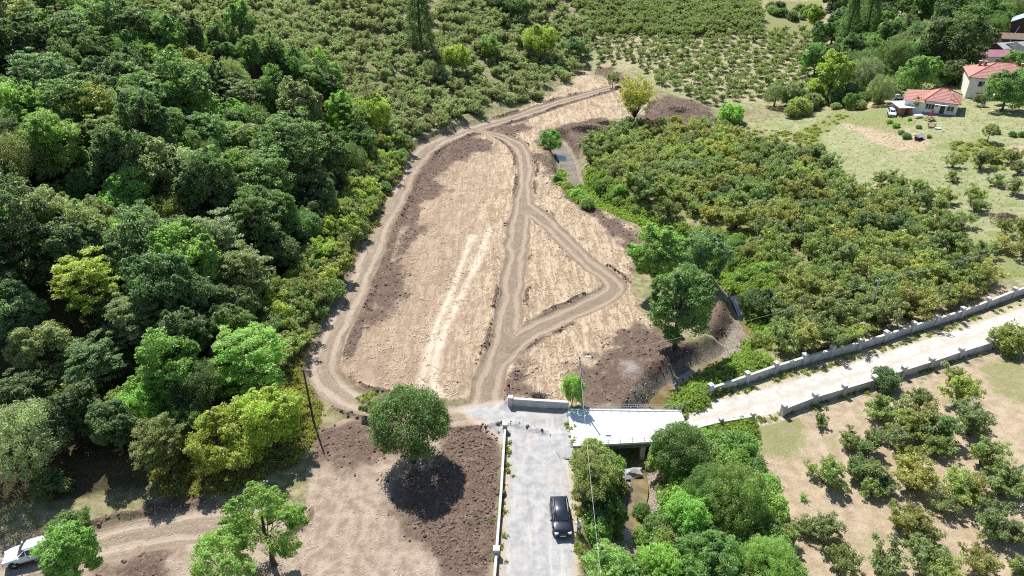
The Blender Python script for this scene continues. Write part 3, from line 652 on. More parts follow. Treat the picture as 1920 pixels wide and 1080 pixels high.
# scatter made of one object that instances its own pieces
def scatter(name, mat, protos, pts, sc, rz, tint_col=None, kind='stuff', tilt=0.0):
    """protos: list of (V, F, leafrnd, clump); pts: (n,3)"""
    Vs = []; Fs = []; grp = []; A = []; B = []; o = 0
    for k, (V, F, a, b) in enumerate(protos):
        Vs.append(V); Fs.append(F + o); o += len(V); grp.append(np.full(len(F), k)); A.append(a); B.append(b)
    n = len(pts); pts = np.asarray(pts, float); Vs.append(pts); nv = o + n; F = np.vstack(Fs)
    z0 = np.zeros(o)
    me = mesh_np(name, np.vstack(Vs), F, [mat], {'leafrnd': ('POINT', 'FLOAT', np.concatenate(A + [np.zeros(n)])), 'clump': ('POINT', 'FLOAT', np.concatenate(B + [np.zeros(n)])),
        'spot': ('POINT', 'FLOAT', np.concatenate([z0, np.ones(n)])), 'spot_scale': ('POINT', 'FLOAT', np.concatenate([z0, sc])), 'spot_turn': ('POINT', 'FLOAT', np.concatenate([z0, rz])),
        'spot_tilt': ('POINT', 'FLOAT', np.concatenate([z0, np.random.default_rng(3).normal(size=n) * tilt])),
        'pick': ('POINT', 'INT', np.concatenate([z0, np.arange(n) % len(protos)])), 'grp': ('FACE', 'INT', np.concatenate(grp))})
    ob = link(bpy.data.objects.new(name, me)); tag(ob, kind=kind)
    if tint_col: ob.color = (*tint_col, 1)
    ng = bpy.data.node_groups.new(name + '_scatter', 'GeometryNodeTree'); ng.interface.new_socket('Geometry', in_out='INPUT', socket_type='NodeSocketGeometry'); ng.interface.new_socket('Geometry', in_out='OUTPUT', socket_type='NodeSocketGeometry')
    N = ng.nodes; L = ng.links; gi = N.new('NodeGroupInput'); go = N.new('NodeGroupOutput')
    def na(nm, ty='FLOAT'):
        q = N.new('GeometryNodeInputNamedAttribute'); q.data_type = ty; q.inputs['Name'].default_value = nm; return q.outputs['Attribute']
    cmp_ = N.new('ShaderNodeMath'); cmp_.operation = 'GREATER_THAN'; L.new(na('spot'), cmp_.inputs[0]); cmp_.inputs[1].default_value = .5
    sep = N.new('GeometryNodeSeparateGeometry'); sep.domain = 'POINT'; L.new(gi.outputs[0], sep.inputs['Geometry']); L.new(cmp_.outputs[0], sep.inputs['Selection'])
    spl = N.new('GeometryNodeSplitToInstances'); spl.domain = 'FACE'; L.new(sep.outputs['Inverted'], spl.inputs['Geometry']); L.new(na('grp', 'INT'), spl.inputs['Group ID'])
    iop = N.new('GeometryNodeInstanceOnPoints'); L.new(sep.outputs['Selection'], iop.inputs['Points']); L.new(spl.outputs['Instances'], iop.inputs['Instance']); iop.inputs['Pick Instance'].default_value = True
    L.new(na('pick', 'INT'), iop.inputs['Instance Index']); cx = N.new('ShaderNodeCombineXYZ'); L.new(na('spot_turn'), cx.inputs['Z']); L.new(na('spot_tilt'), cx.inputs['X']); L.new(cx.outputs[0], iop.inputs['Rotation']); L.new(na('spot_scale'), iop.inputs['Scale'])
    L.new(iop.outputs[0], go.inputs[0]); md = ob.modifiers.new('scatter', 'NODES'); md.node_group = ng
    return ob
# ------------------------------------------------------------------ built things
M_CONC = plain('old_concrete', (.46, .455, .44), .85, .18, 1.6, dirt=(.22, .21, .19), bump=.2)
M_COPE = plain('pale_coping', (.50, .49, .475), .8, .12, 2.5, dirt=(.30, .29, .27))
M_DECK = plain('white_screed', (.76, .76, .755), .7, .05, .7, dirt=(.60, .59, .57))
M_DARKC = plain('stained_concrete', (.16, .15, .14), .9, .3, 1.2, dirt=(.07, .065, .06), bump=.3)
M_STEEL = plain('galvanised_steel', (.42, .43, .44), .5, .15, 6, .5)
M_DSTEEL = plain('dark_steel', (.10, .10, .10), .6, .2, 6, .4)
M_WOODP = plain('creosoted_wood', (.075, .05, .035), .85, .3, 4)
M_WOOD = plain('weathered_wood', (.26, .16, .09), .85, .3, 4)
M_TILE = plain('red_roof_tile', (.40, .20, .165), .8, .16, 1.4, dirt=(.27, .15, .125))
M_RIDGE = plain('ridge_tile', (.24, .085, .065), .8, .2, 3)
M_WHITE = plain('white_plaster', (.76, .77, .79), .8, .04, .8, dirt=(.69, .69, .69))
M_CREAM = plain('cream_plaster', (.74, .71, .63), .8, .05, .8, dirt=(.66, .63, .56))
M_GLASS = plain('window_glass', (.03, .04, .05), .08, .2, 3, 0, .6)
M_FRAME = plain('white_frame', (.78, .78, .78), .5, .05, 3)
M_BRICK = plain('brick', (.34, .135, .085), .85, .25, 5, dirt=(.2, .1, .07))
M_BURG = plain('burgundy_sheet', (.29, .13, .155), .5, .15, .8)
M_GREYR = plain('grey_sheet', (.34, .35, .36), .5, .15, .9, dirt=(.2, .19, .18))
M_BLUER = plain('pale_blue_sheet', (.42, .50, .58), .4, .1, .8)
M_DWOOD = plain('dark_boards', (.06, .045, .035), .85, .3, 3)
M_BROWNR = plain('brown_roof', (.20, .145, .11), .8, .25, 2)
M_CLOTH = plain('white_cloth', (.80, .82, .86), .8, .04, 3)
M_RED = plain('red_canvas', (.50, .03, .06), .8, .15, 5)
M_RUB = plain('rubber', (.02, .02, .021), .8, .2, 6)
M_CABLE = plain('cable', (.45, .45, .45), .6, .1, 4)
M_TWIG = plain('dead_twigs', (.20, .135, .10), .9, .4, 3)
M_TWIGD = plain('dark_twigs', (.085, .06, .048), .9, .4, 3)

def P3(u, v, h=0.0):
    p, t = at(u, v, h); return Vector((p[0], p[1], float(macro(p[0], p[1])) + h))
def wall(pts, label, ph, wh, thick=.26, pw=.52, pillars=None, group=None, cope=None):
    base = [at(u, v)[0] for u, v in pts]; z = [surf(*b) for b in base]
    root = empty('boundary_wall', (base[0][0], base[0][1], z[0]), 0, label, 'wall', group); O = Vector(root.location)
    for i, b in enumerate(base):
        a = base[max(i - 1, 0)]; c = base[min(i + 1, len(base) - 1)]; ang = math.atan2(c[1] - a[1], c[0] - a[0])
        if pillars is None or i in pillars:
            p = MB().box((b[0] - O.x, b[1] - O.y, z[i] - .5 - O.z), (pw, pw, ph + .5), ang).build('pillar', M_CONC, root)
            MB().box((b[0] - O.x, b[1] - O.y, z[i] + ph - O.z), (pw + .10, pw + .10, .09), ang).box((b[0] - O.x, b[1] - O.y, z[i] + ph + .09 - O.z), (pw + .04, pw + .04, .07), ang, (.35, .35)).build('cap', M_COPE, p)
        if i < len(base) - 1:
            n = base[i + 1]; d = np.array(n) - np.array(b); L = np.linalg.norm(d); d = d / L; nn = np.array([-d[1], d[0]]); e = pw / 2 if pillars is None or i in pillars else 0; e2 = pw / 2 if pillars is None or i + 1 in pillars else 0
            s = b + d * e; t = n - d * e2; zs, zt = z[i] - O.z, z[i + 1] - O.z
            def prism(lo, hi, th):
                vs = []
                for q, zz in ((s, zs), (t, zt)):
                    for sd in (-1, 1):
                        for h in (lo, hi): vs.append((q[0] + nn[0] * sd * th / 2 - O.x, q[1] + nn[1] * sd * th / 2 - O.y, zz + h))
                return MB().add(vs, [(0, 1, 3, 2), (4, 6, 7, 5), (0, 4, 5, 1), (2, 3, 7, 6), (1, 5, 7, 3), (0, 2, 6, 4)])
            pn = prism(-.6, wh, thick).build('wall_panel', M_CONC, root); prism(wh, wh + .07, thick + .07).build('coping', cope or M_COPE, pn)
    return root
GW = 'concrete walls along the lane and road'
wall([(1330,741),(1398,718),(1452,699),(1505,683),(1557,668),(1608,655),(1657,640),(1708,623),(1752,610),(1800,595),(1848,577),(1897,558),(1950,540),(2010,520)], 'long grey concrete wall with capped pillars on the uphill side of the white lane', 1.55, 1.05, group=GW)
wall([(1467,778),(1524,757),(1579,741),(1635,724),(1690,706),(1742,690),(1797,671),(1853,654)], 'grey concrete wall with pillars on the downhill side of the lane by the bare orchard', 1.5, 1.0, group=GW)
wall([(1300,812),(1350,800),(1409,790)], 'short concrete wall between bridge and bare orchard, weeds in front', 1.2, .75, .24, .42, group=GW)
wall([(957,758),(1066,766)], 'short whitish concrete wall with one pillar at the foot of the cleared field', 1.15, .95, .3, .5, [0], GW)
wall([(947,808),(940,925),(931,1042),(925,1120),(914,1300)], 'narrow concrete wall running along the left edge of the gravel road', 1.0, .62, .18, .5, [0, 2], GW, M_CONC)

# bridge
BZ = .14
bc = [plane_pt(u, v, BZ) for u, v in [(1064, 767), (1277, 770), (1296, 826), (1074, 838)]]
br = empty('road_bridge', (float(np.mean([p[0] for p in bc])), float(np.mean([p[1] for p in bc])), 0), 0, 'white topped concrete bridge with thin railings crossing the stream', 'bridge'); BO = Vector(br.location)
def quadprism(q, z0, z1): 
    vs = [(p[0] - BO.x, p[1] - BO.y, z - BO.z) for z in (z0, z1) for p in q]
    return MB().add(vs, [(0, 1, 2, 3), (4, 7, 6, 5), (0, 4, 5, 1), (1, 5, 6, 2), (2, 6, 7, 3), (3, 7, 4, 0)])
def lp(a, b, t): return np.array(a) * (1 - t) + np.array(b) * t
TL, TR, BR_, BL = bc
quadprism(bc, BZ - .10, BZ).build('deck_screed', M_DECK, br)
inn = lambda q, e: [lp(p, np.mean(q, 0), e) for p in q]
quadprism(inn(bc, .004), BZ - .62, BZ - .103).build('deck_slab', M_DARKC, br)
for (a, b, s) in ((BL, BR_, .06), (TL, TR, .94)):
    pass
def kerb(a, b, off):
    d = np.array(b) - np.array(a); L = np.linalg.norm(d); m = (np.array(a) + np.array(b)) / 2; ang = math.atan2(d[1], d[0])
    nn = np.array([-d[1], d[0]]) / L * off
    return MB().box((m[0] + nn[0] - BO.x, m[1] + nn[1] - BO.y, BZ + .002), (L - .04, .24, .11), ang).build('kerb', M_DECK, br)
kerb(BL, BR_, .14); kerb(TL, TR, -.14)
for t in (.32, .60, .88):
    for e in (.07, .5, .93):
        p = lp(lp(BL, BR_, t), lp(TL, TR, t), e); MB().box((p[0] - BO.x, p[1] - BO.y, -3.1), (.55, .6, 3.1 - .5 + BZ)).build('pier', M_CONC, br)
for t0, t1 in ((.0, .06), (.95, 1.0)):
    q = [lp(TL, TR, t0), lp(TL, TR, t1), lp(BL, BR_, t1), lp(BL, BR_, t0)]; quadprism(inn(q, .02), -3.2, BZ - .63).build('abutment', M_DARKC, br)
for a, b, n, h, mt in ((lp(BL, TL, .02), lp(BR_, TR, .02), 11, .82, M_DSTEEL), (lp(TL, BL, .02), lp(TR, BR_, .02), 12, .95, M_STEEL)):
    st = 0.14 if mt is M_STEEL else 0
    for i in range(n):
        p = lp(a, b, st + (1 - st) * i / (n - 1)); MB().tube([(p[0] - BO.x, p[1] - BO.y, BZ), (p[0] - BO.x, p[1] - BO.y, BZ + h)], .028, 6).build('railing_post', mt, br)
    for k in (.33, .66, 1.0):
        p = lp(a, b, st); q = lp(a, b, 1); MB().tube([(p[0] - BO.x, p[1] - BO.y, BZ + h * k - .01), (q[0] - BO.x, q[1] - BO.y, BZ + h * k - .01)], .024, 6).build('railing_bar', mt, br)
# hand rail that links the bridge with the lane wall
q0 = lp(TR, BR_, .02); q1 = at(1326, 745)[0]
hr = empty('link_railing', (q0[0], q0[1], 0), 0, 'thin wire mesh railing sloping from bridge to the first wall pillar', 'railing')
for i in range(5):
    p = lp(q0, q1, (i + .15) / 4.3); MB().tube([(p[0] - q0[0], p[1] - q0[1], surf(*p) - .3 if i > 1 else -.6), (p[0] - q0[0], p[1] - q0[1], .95 + .12 * i)], .025, 5).build('post', M_STEEL, hr)
for k in (.3, .6, .93): MB().tube([(0, 0, k), (q1[0] - q0[0], q1[1] - q0[1], k + .5)], .02, 5).build('bar', M_STEEL, hr)

# poles and cables
def pole(u, v, h, label, mat, lean=(0, 0), r=.15, lamp=False, cross=True):
    p = at(u, v)[0]; z = surf(*p); t = empty('utility_pole', (p[0], p[1], z), 0, label, 'utility pole', 'utility poles')
    tp = Vector((lean[0], lean[1], h)); MB().tube([(0, 0, -.6), tp * .5, tp], [r, r * .85, r * .65], 8).build('pole_shaft', mat, t)
    if cross:
        MB().box((tp.x, tp.y, h - .35), (1.0, .09, .09)).build('crossarm', M_STEEL, t)
        for k in (-.42, 0, .42): MB().tube([(tp.x + k, tp.y, h - .26), (tp.x + k, tp.y, h - .12)], [.05, .035], 6).build('insulator', M_FRAME, t)
    if lamp:
        MB().tube([(tp.x, tp.y, h - .3), (tp.x + .35, tp.y - .05, h - .05), (tp.x + .75, tp.y - .1, h)], .03, 6).build('lamp_arm', M_STEEL, t)
        MB().box((tp.x + .95, tp.y - .1, h - .06), (.6, .28, .13), 0, (.8, .8)).build('lamp_head', M_FRAME, t)
    return Vector((p[0], p[1], z)) + tp
tw = pole(590, 799, 7.8, 'dark wooden pole leaning slightly at the corner of the forest and dirt track', M_WOODP, (-.15, .1), .13, cross=False)
tc_ = pole(1093, 769, 7.6, 'grey concrete pole with a white street lamp beside the bridge', plain('pole_concrete', (.26, .27, .25), .85, .15, 3), (-.75, .1), .125, True, False)
tr_ = pole(1627, 600, 6.3, 'pale concrete pole with small crossarm among orchard bushes above the lane wall', plain('pale_pole', (.42, .42, .40), .85, .15, 3), (.1, .3), .15)
pole(1884, 92, 6.5, 'thin leaning pole by the dark wooden barn', M_STEEL, (3.0, 1.2), .07, cross=False)
def cable(name, a, b, sag, label, r=.016):
    a, b = Vector(a), Vector(b); pts = [a.lerp(b, i / 24) - Vector((0, 0, sag * 4 * (i / 24) * (1 - i / 24))) - a for i in range(25)]
    o = MB().tube(pts, r, 5).build(name, M_CABLE); o.location = a; tag(o, label, 'cable', 'overhead cables')
e = plane_pt(1150, 1290, 5.0)
cable('overhead_cable', tc_ - Vector((0, 0, .35)), (e[0], e[1], 5.4), 1.1, 'pale cable running from the lamp pole towards the bottom edge over the stream thicket', .015)
cable('overhead_cable', tc_ - Vector((0, 0, .3)), tr_ - Vector((0, 0, .3)), .9, 'thin cable from the lamp pole to the pole in the orchard')
cable('overhead_cable', tr_ - Vector((0, 0, .3)), tr_ + Vector((42, 18, 1.5)), 1.0, 'thin cable from the orchard pole off to the right edge')

# cars
def car_paint(name, col, metal=.0):
    m, nt, out = newmat(name); p = nt.nodes.new('ShaderNodeBsdfPrincipled'); p.inputs['Base Color'].default_value = (*col, 1); p.inputs['Roughness'].default_value = .28; p.inputs['Metallic'].default_value = metal; p.inputs['Coat Weight'].default_value = 1.0; p.inputs['Coat Roughness'].default_value = .04; nt.links.new(p.outputs[0], out.inputs[0]); return m
M_CGLASS = car_paint('car_glass', (.012, .016, .02))
M_LAMP = plain('lamp_lens', (.7, .72, .74), .15, .1, 5, .3, .6)
M_TAIL = plain('tail_lens', (.45, .02, .02), .2, .1, 5)
M_RIM = plain('alloy_rim', (.45, .45, .46), .35, .1, 5, .8)
M_TRIM = plain('black_trim', (.025, .025, .027), .6, .1, 5)
def make_car(name, loc, rz, paint, label, group, L=4.5, W=1.84, H=1.62, rails=True, suv=True, tilt=0.0):
    t = empty(name, loc, rz, label, 'car', group); t.rotation_euler = (0, tilt, rz)
    hw = W / 2; hl = L / 2; zs = 1.0; zh = .98; zr = H
    # stations: x, half width, sill z, shoulder z, and the upper line (y, z) at base / rail / roof
    S = [(hl, .70, .42, .66, None, .70), (hl - .10, .86, .30, .78, None, .82), (hl - .45, .96, .28, .90, None, .95), (hl - .95, 1.0, .28, .96, None, 1.01), (hl - 1.30, 1.0, .28, .99, (.90, .66, 1.06, 1.07), 1.07),
         (hl - 2.0, 1.0, .28, 1.0, (.90, .72, zr - .10, zr - .03), zr), (hl - 2.75, 1.0, .28, 1.02, (.90, .74, zr - .08, zr - .01), zr + .01), (hl - 3.45, 1.0, .28, 1.04, (.90, .73, zr - .10, zr - .03), zr - .02), (hl - 4.0, .98, .30, 1.05, (.88, .70, zr - .18, zr - .10), zr - .09), (-hl + .14, .95, .32, 1.04, (.86, .68, 1.14, 1.16), 1.16), (-hl, .86, .40, .92, None, .95)]
    rows = []
    for x, k, zl, zsh, up, zc in S:
        y = hw * k; pr = [(y * .94, zl), (y, (zl + zsh) * .52), (y * .97, zsh)]
        if up: b, r, z1, z2 = up; pr += [(hw * b, max(zsh + .04, zsh)), (hw * r, z1), (hw * r * .6, z2), (0, zc)]
        else: pr += [(y * .86, zc - .02), (y * .62, zc), (y * .3, zc + .015), (0, zc + .02)]
        rows.append([(x, yy, zz) for yy, zz in pr] + [(x, -yy, zz) for yy, zz in pr[-2::-1]])
    n = len(rows[0]); vs = [p for r in rows for p in r]; fs = [(i * n + j, i * n + j + 1, (i + 1) * n + j + 1, (i + 1) * n + j) for i in range(len(rows) - 1) for j in range(n - 1)]
    fs += [tuple(range(n - 1, -1, -1)), tuple((len(rows) - 1) * n + j for j in range(n))]; fs += [(i * n, (i + 1) * n, (i + 1) * n + n - 1, i * n + n - 1) for i in range(len(rows) - 1)]
    b = MB().add(vs, fs).build('body', paint, t, True)
    for p in b.data.polygons[-(len(rows) + 1):]: p.use_smooth = False
    V3 = lambda i, j: Vector(rows[i][j])
    def patch(nm, cells, inset=.06, out=.012, mat=M_CGLASS):
        mb = MB()
        for c in cells:
            q = [Vector(p) for p in c]; nn = (q[2] - q[0]).cross(q[3] - q[1]).normalized(); m = sum(q, Vector()) / 4
            if nn.dot(m - Vector((m.x * .8, 0, .6))) < 0: nn = -nn
            q = [p + (m - p).normalized() * min(inset, (m - p).length * .3) + nn * out for p in q]; mb.add(q, [(0, 1, 2, 3)])
        return mb.build(nm, mat, t)
    mid = (n - 1) // 2
    ws = [V3(4, mid - 2), V3(4, mid + 2), V3(5, mid + 2), V3(5, mid - 2)]; patch('windscreen', [(ws[0] + Vector((.02, 0, .01)), ws[1] + Vector((.02, 0, .01)), ws[2], ws[3])], .05, .035)
    rw = [V3(8, mid - 2), V3(8, mid + 2), V3(9, mid + 2), V3(9, mid - 2)]; patch('rear_window', [rw], .08, .02)
    for s in (0, 1):
        J = lambda j: j if s == 0 else n - 1 - j
        for i in (4, 5, 6, 7):
            c = [V3(i, J(3)), V3(i + 1, J(3)), V3(i + 1, J(4)), V3(i, J(4))]
            patch('side_window', [c], .05)
        for xx in (hl - 1.62, hl - 2.6):
            h = MB().box((xx - .55, (1 if s == 0 else -1) * (hw + .005), .86), (.2, .03, .035)).build('door_handle', M_TRIM, t)
        MB().box((hl - 1.42, (1 if s == 0 else -1) * (hw + .10), .98), (.12, .2, .15), 0, (.8, .9)).build('wing_mirror', paint, t)
        if rails: MB().tube([(hl - 1.95, (1 if s == 0 else -1) * hw * .70, zr - .04), (hl - 2.1, (1 if s == 0 else -1) * hw * .70, zr + .05), (hl - 3.6, (1 if s == 0 else -1) * hw * .70, zr + .04), (hl - 3.75, (1 if s == 0 else -1) * hw * .69, zr - .08)], .028, 6).build('roof_rail', M_STEEL if 'dark' in label else M_TRIM, t)
        MB().box((0, (1 if s == 0 else -1) * hw * .985, .24), (L * .52, .05, .14)).build('sill_trim', M_TRIM, t)
        MB().box((hl - .13, (1 if s == 0 else -1) * hw * .66, .70), (.26, .36, .13), (-.28 if s == 0 else .28), (.8, .9)).build('headlight', M_LAMP, t)
        MB().box((-hl + .05, (1 if s == 0 else -1) * hw * .74, .80), (.16, .26, .22)).build('tail_light', M_TAIL, t)
        for xx in (hl - .86, -hl + .84):
            w_ = MB(); yy = (1 if s == 0 else -1) * (hw - .10); R = .35; pr = [(-.11, R * .6), (-.12, R * .95), (-.06, R), (.06, R), (.12, R * .95), (.11, R * .6)]
            k = 20; vv = [(xx + r * math.cos(a * 6.2832 / k), yy + y0, R + r * math.sin(a * 6.2832 / k)) for a in range(k) for y0, r in pr]; ff = [(a * 6 + j, a * 6 + j + 1, ((a + 1) % k) * 6 + j + 1, ((a + 1) % k) * 6 + j) for a in range(k) for j in range(5)]
            w_.add(vv, ff); wh = w_.build('wheel', M_RUB, t, True)
            rm = MB(); yo = yy + (1 if s == 0 else -1) * .10
            for a in range(5):
                an = a * 6.2832 / 5; rm.box((xx + .11 * math.cos(an), yo, R + .11 * math.sin(an) - .0), (.05, .03, .05)); rm.tube([(xx, yo, R), (xx + .2 * math.cos(an), yo, R + .2 * math.sin(an))], .03, 5)
            rm.tube([(xx, yo - .05, R), (xx, yo + .02, R)], .06, 8); rm.build('rim', M_RIM, wh)
            MB().tube([(xx, yy * .6, R), (xx, yy * 1.0, R)], .215, 14).build('hub_disc', M_TRIM, wh)
            MB().tube([(xx, yy * .8, R + .03), (xx, hw * .992 * (1 if s == 0 else -1), R + .03)], .42, 18).build('wheel_arch', M_TRIM, t)
    MB().box((hl - .06, 0, .50), (.16, W * .52, .2), 0, (.8, .95)).build('grille', M_TRIM, t)
    MB().box((hl + .005, 0, .42), (.05, W * .78, .12)).build('bumper_trim', M_TRIM, t)
    MB().box((hl + .035, 0, .46), (.02, .52, .11)).build('number_plate', M_FRAME, t)
    return t
def heading(a, b): d = np.array(b) - np.array(a); return math.atan2(d[1], d[0])
M_BLACKP = car_paint('black_paint', (.009, .013, .022), .3); M_WHITEP = car_paint('shade_blue_white_paint', (.62, .70, .78))  # white car colour carries the bluish cast of tree shade
p = at(1051, 977)[0]; make_car('parked_car', (p[0], p[1], surf(*p) + .02), math.radians(-87.5), M_BLACKP, 'dark glossy estate car parked facing the camera on the gravel road', 'parked cars', 4.45, 1.84, 1.52)
a_, b_ = plane_pt(108, 1027), plane_pt(14, 1053); p = (a_ + b_) / 2; make_car('parked_car', (p[0], p[1], surf(*p) + .02), heading(a_, b_), M_WHITEP, 'white off-road car half hidden by a tree at the bottom left corner', 'parked cars', 4.35, 1.84, 1.68)
p = at(1684, 187)[0]; make_car('parked_car', (p[0], p[1], surf(*p)), math.radians(8), M_WHITEP, 'white car parked above the shed left of the small house', 'parked cars', 3.9, 1.65, 1.5, False)
p = at(1671, 217)[0]; make_car('parked_car', (p[0], p[1], surf(*p)), math.radians(-110), M_WHITEP, 'white car standing beside the brick shed facing down the slope', 'parked cars', 4.0, 1.7, 1.7, False)

# person bending beside the dark car, back to the camera
M_SHIRT = plain('white_shirt', (.72, .74, .77), .8, .06, 9); M_TROUS = plain('grey_trousers', (.20, .20, .21), .85, .1, 9); M_SKIN = plain('skin', (.46, .27, .19), .6, .08, 12); M_HAIR = plain('dark_hair', (.03, .022, .018), .7, .2, 15); M_SHOE = plain('dark_shoes', (.04, .035, .03), .7, .2, 9)
def skinned(name, pts, edges, rad, mat, parent, root=0, sub=2):
    me = bpy.data.meshes.new(name); me.from_pydata(pts, edges, []); o = link(bpy.data.objects.new(name, me), parent); me.materials.append(mat)
    sk = o.modifiers.new('skin', 'SKIN'); sk.use_smooth_shade = True
    lay = me.skin_vertices[0].data if me.skin_vertices else None
    if lay is None:
        bpy.context.view_layer.objects.active = o; bpy.ops.mesh.customdata_skin_add(); lay = me.skin_vertices[0].data
    for i, r in enumerate(rad): lay[i].radius = (r, r) if not isinstance(r, tuple) else r
    lay[root].use_root = True
    o.modifiers.new('smooth', 'SUBSURF').levels = sub; o.modifiers[-1].render_levels = sub; return o
pp = at(1085, 1002)[0]; per = empty('person', (pp[0], pp[1], surf(*pp)), math.radians(24), 'person in white shirt and grey trousers leaning forward beside the dark car', 'person')
body = skinned('body', [(0, 0, .92), (0, .06, 1.08), (0, .18, 1.28), (0, .27, 1.42), (0, .35, 1.53), (0, .42, 1.62), (0, .44, 1.70),
     (-.10, 0, .88), (-.11, .05, .50), (-.11, -.03, .09), (-.11, .14, .04), (.10, 0, .88), (.11, .03, .50), (.12, -.05, .09), (.12, .12, .04),
     (-.20, .27, 1.40), (-.28, .38, 1.14), (-.24, .60, 1.02), (-.22, .68, .99), (.20, .27, 1.40), (.28, .38, 1.14), (.24, .60, 1.02), (.22, .68, .99)],
     [(0, 1), (1, 2), (2, 3), (3, 4), (4, 5), (5, 6), (0, 7), (7, 8), (8, 9), (9, 10), (0, 11), (11, 12), (12, 13), (13, 14), (3, 15), (15, 16), (16, 17), (17, 18), (3, 19), (19, 20), (20, 21), (21, 22)],
     [(.145, .11), (.14, .11), (.16, .115), (.15, .11), .055, .085, .085, .09, .062, .045, .04, .09, .062, .045, .04, .065, .045, .035, .03, .065, .045, .035, .03], M_SKIN, per)
skinned('shirt', [(0, .0, .90), (0, .06, 1.08), (0, .18, 1.28), (0, .27, 1.42), (0, .31, 1.47), (-.20, .27, 1.40), (-.265, .36, 1.19), (.20, .27, 1.40), (.265, .36, 1.19)], [(0, 1), (1, 2), (2, 3), (3, 4), (3, 5), (5, 6), (3, 7), (7, 8)], [(.175, .135), (.17, .13), (.19, .14), (.175, .13), .075, .085, .075, .085, .075], M_SHIRT, per)
skinned('trousers', [(0, 0, .93), (-.10, 0, .86), (-.11, .05, .50), (-.11, -.03, .11), (.10, 0, .86), (.11, .03, .50), (.12, -.05, .11)], [(0, 1), (1, 2), (2, 3), (0, 4), (4, 5), (5, 6)], [(.16, .13), .11, .08, .07, .11, .08, .07], M_TROUS, per)
skinned('hair', [(0, .40, 1.66), (0, .41, 1.74), (0, .45, 1.76)], [(0, 1), (1, 2)], [.085, .09, .08], M_HAIR, per)
for s in (-1, 1):
    skinned('shoe', [(s * .115, -.06, .05), (s * .12, .05, .05), (s * .125, .17, .04)], [(0, 1), (1, 2)], [.05, .052, .04], M_SHOE, per, 1)
    for k in range(5):
        x = s * (.22 + (k - 2) * .02); th = k == (4 if s < 0 else 0)
        skinned('finger' if not th else 'thumb', [(x, .70, .985), (x * (1 if not th else .9), .735, .97 - (.0 if not th else -.01)), (x * (1 if not th else .85), .755, .945)], [(0, 1), (1, 2)], [.011, .01, .008], M_SKIN, body, 0, 1)

# houses
def tiled(mb, p0, p1, q0, q1, n, lift=.06):
    p0, p1, q0, q1 = map(Vector, (p0, p1, q0, q1)); nn = (p1 - p0).cross(q0 - p0).normalized(); nn = nn if nn.z > 0 else -nn
    for k in range(n):
        a, b = k / n, (k + 1) / n; A, B = p0.lerp(q0, a) + nn * lift, p1.lerp(q1, a) + nn * lift; D, E = p0.lerp(q0, b) + nn * .012, p1.lerp(q1, b) + nn * .012; A2, B2 = p0.lerp(q0, a), p1.lerp(q1, a)
        mb.add([A, B, E, D, A2, B2], [(0, 1, 2, 3), (4, 5, 1, 0)])
def hip_roof(parent, w, d, z, rise, rx0, rx1, mat, name='roof', n=9, ry=0.0):
    """eaves rectangle w x d centred on the house, ridge from rx0 to rx1 along x"""
    x, y = w / 2, d / 2; A, B, Cc, D = (-x, -y, z), (x, -y, z), (x, y, z), (-x, y, z); R0_, R1 = (rx0, ry, z + rise), (rx1, ry, z + rise)
    mb = MB(); tiled(mb, A, B, R0_, R1, n); tiled(mb, B, Cc, R1, R1, n); tiled(mb, Cc, D, R1, R0_, n); tiled(mb, D, A, R0_, R0_, n)
    mb.add([(-x, -y, z - .14), (x, -y, z - .14), (x, y, z - .14), (-x, y, z - .14), A, B, Cc, D], [(3, 2, 1, 0), (0, 1, 5, 4), (1, 2, 6, 5), (2, 3, 7, 6), (3, 0, 4, 7)])
    r = mb.build(name, mat, parent)
    for a, b in ((A, R0_), (D, R0_), (B, R1), (Cc, R1), (R0_, R1)):
        if (Vector(a) - Vector(b)).length > .2: MB().tube([Vector(a) + Vector((0, 0, .05)), Vector(b) + Vector((0, 0, .06))], .11, 5).build('ridge_cap', M_RIDGE, r)
    return r
def window(parent, x, y, z, w, h, panes=2, sill=True, depth=.1):
    f = MB(); f.box((x, y, z), (w, depth, .07)).box((x, y, z + h - .07), (w, depth, .07))
    for k in range(panes + 1): f.box((x - w / 2 + .035 + k * (w - .07) / panes, y, z + .07), (.06, depth, h - .14))
    fo = f.build('window', M_FRAME, parent)
    for k in range(panes):
        pw_ = (w - .07) / panes; MB().box((x - w / 2 + .035 + (k + .5) * pw_, y + .015, z + .071), (pw_ - .062, .03, h - .143)).build('pane', M_GLASS, fo)
    if sill: MB().box((x, y - .06, z - .061), (w + .16, depth + .1, .055)).build('sill', M_COPE, fo)
def chimney(parent, x, y, z, h, s=.55):
    c = MB().box((x, y, z), (s, s, h)).build('chimney', M_BRICK, parent); MB().box((x, y, z + h), (s + .16, s + .16, .12)).build('chimney_cap', M_COPE, c)
# small house
e0 = P3(1732, 191, 2.9); e1 = P3(1803, 194, 2.9); ang = math.atan2(e1.y - e0.y, e1.x - e0.x); W1_ = (e1 - e0).to_2d().length; D1 = 10.0
ux = Vector((math.cos(ang), math.sin(ang))); uy = Vector((-ux.y, ux.x)); cc = Vector((e0.x, e0.y)) + ux * W1_ / 2 + uy * D1 / 2; zb = surf(cc.x - uy.x * 5, cc.y - uy.y * 5)
h1 = empty('small_house', (cc.x, cc.y, zb), ang, 'single storey white house with red tiled hip roof on the grassy hill', 'house')
MB().box((0, 0, -1.2), (W1_ - .9, D1 - .9, 4.05)).build('wall', M_WHITE, h1)
MB().box((0, -D1 / 2 + .42, -1.1), (W1_ - .86, .1, 1.35)).build('plinth', plain('blue_plinth', (.30, .36, .44), .8, .1, 2), h1)
hip_roof(h1, W1_, D1, 2.9, 2.1, -.8, .2, M_TILE, n=10)
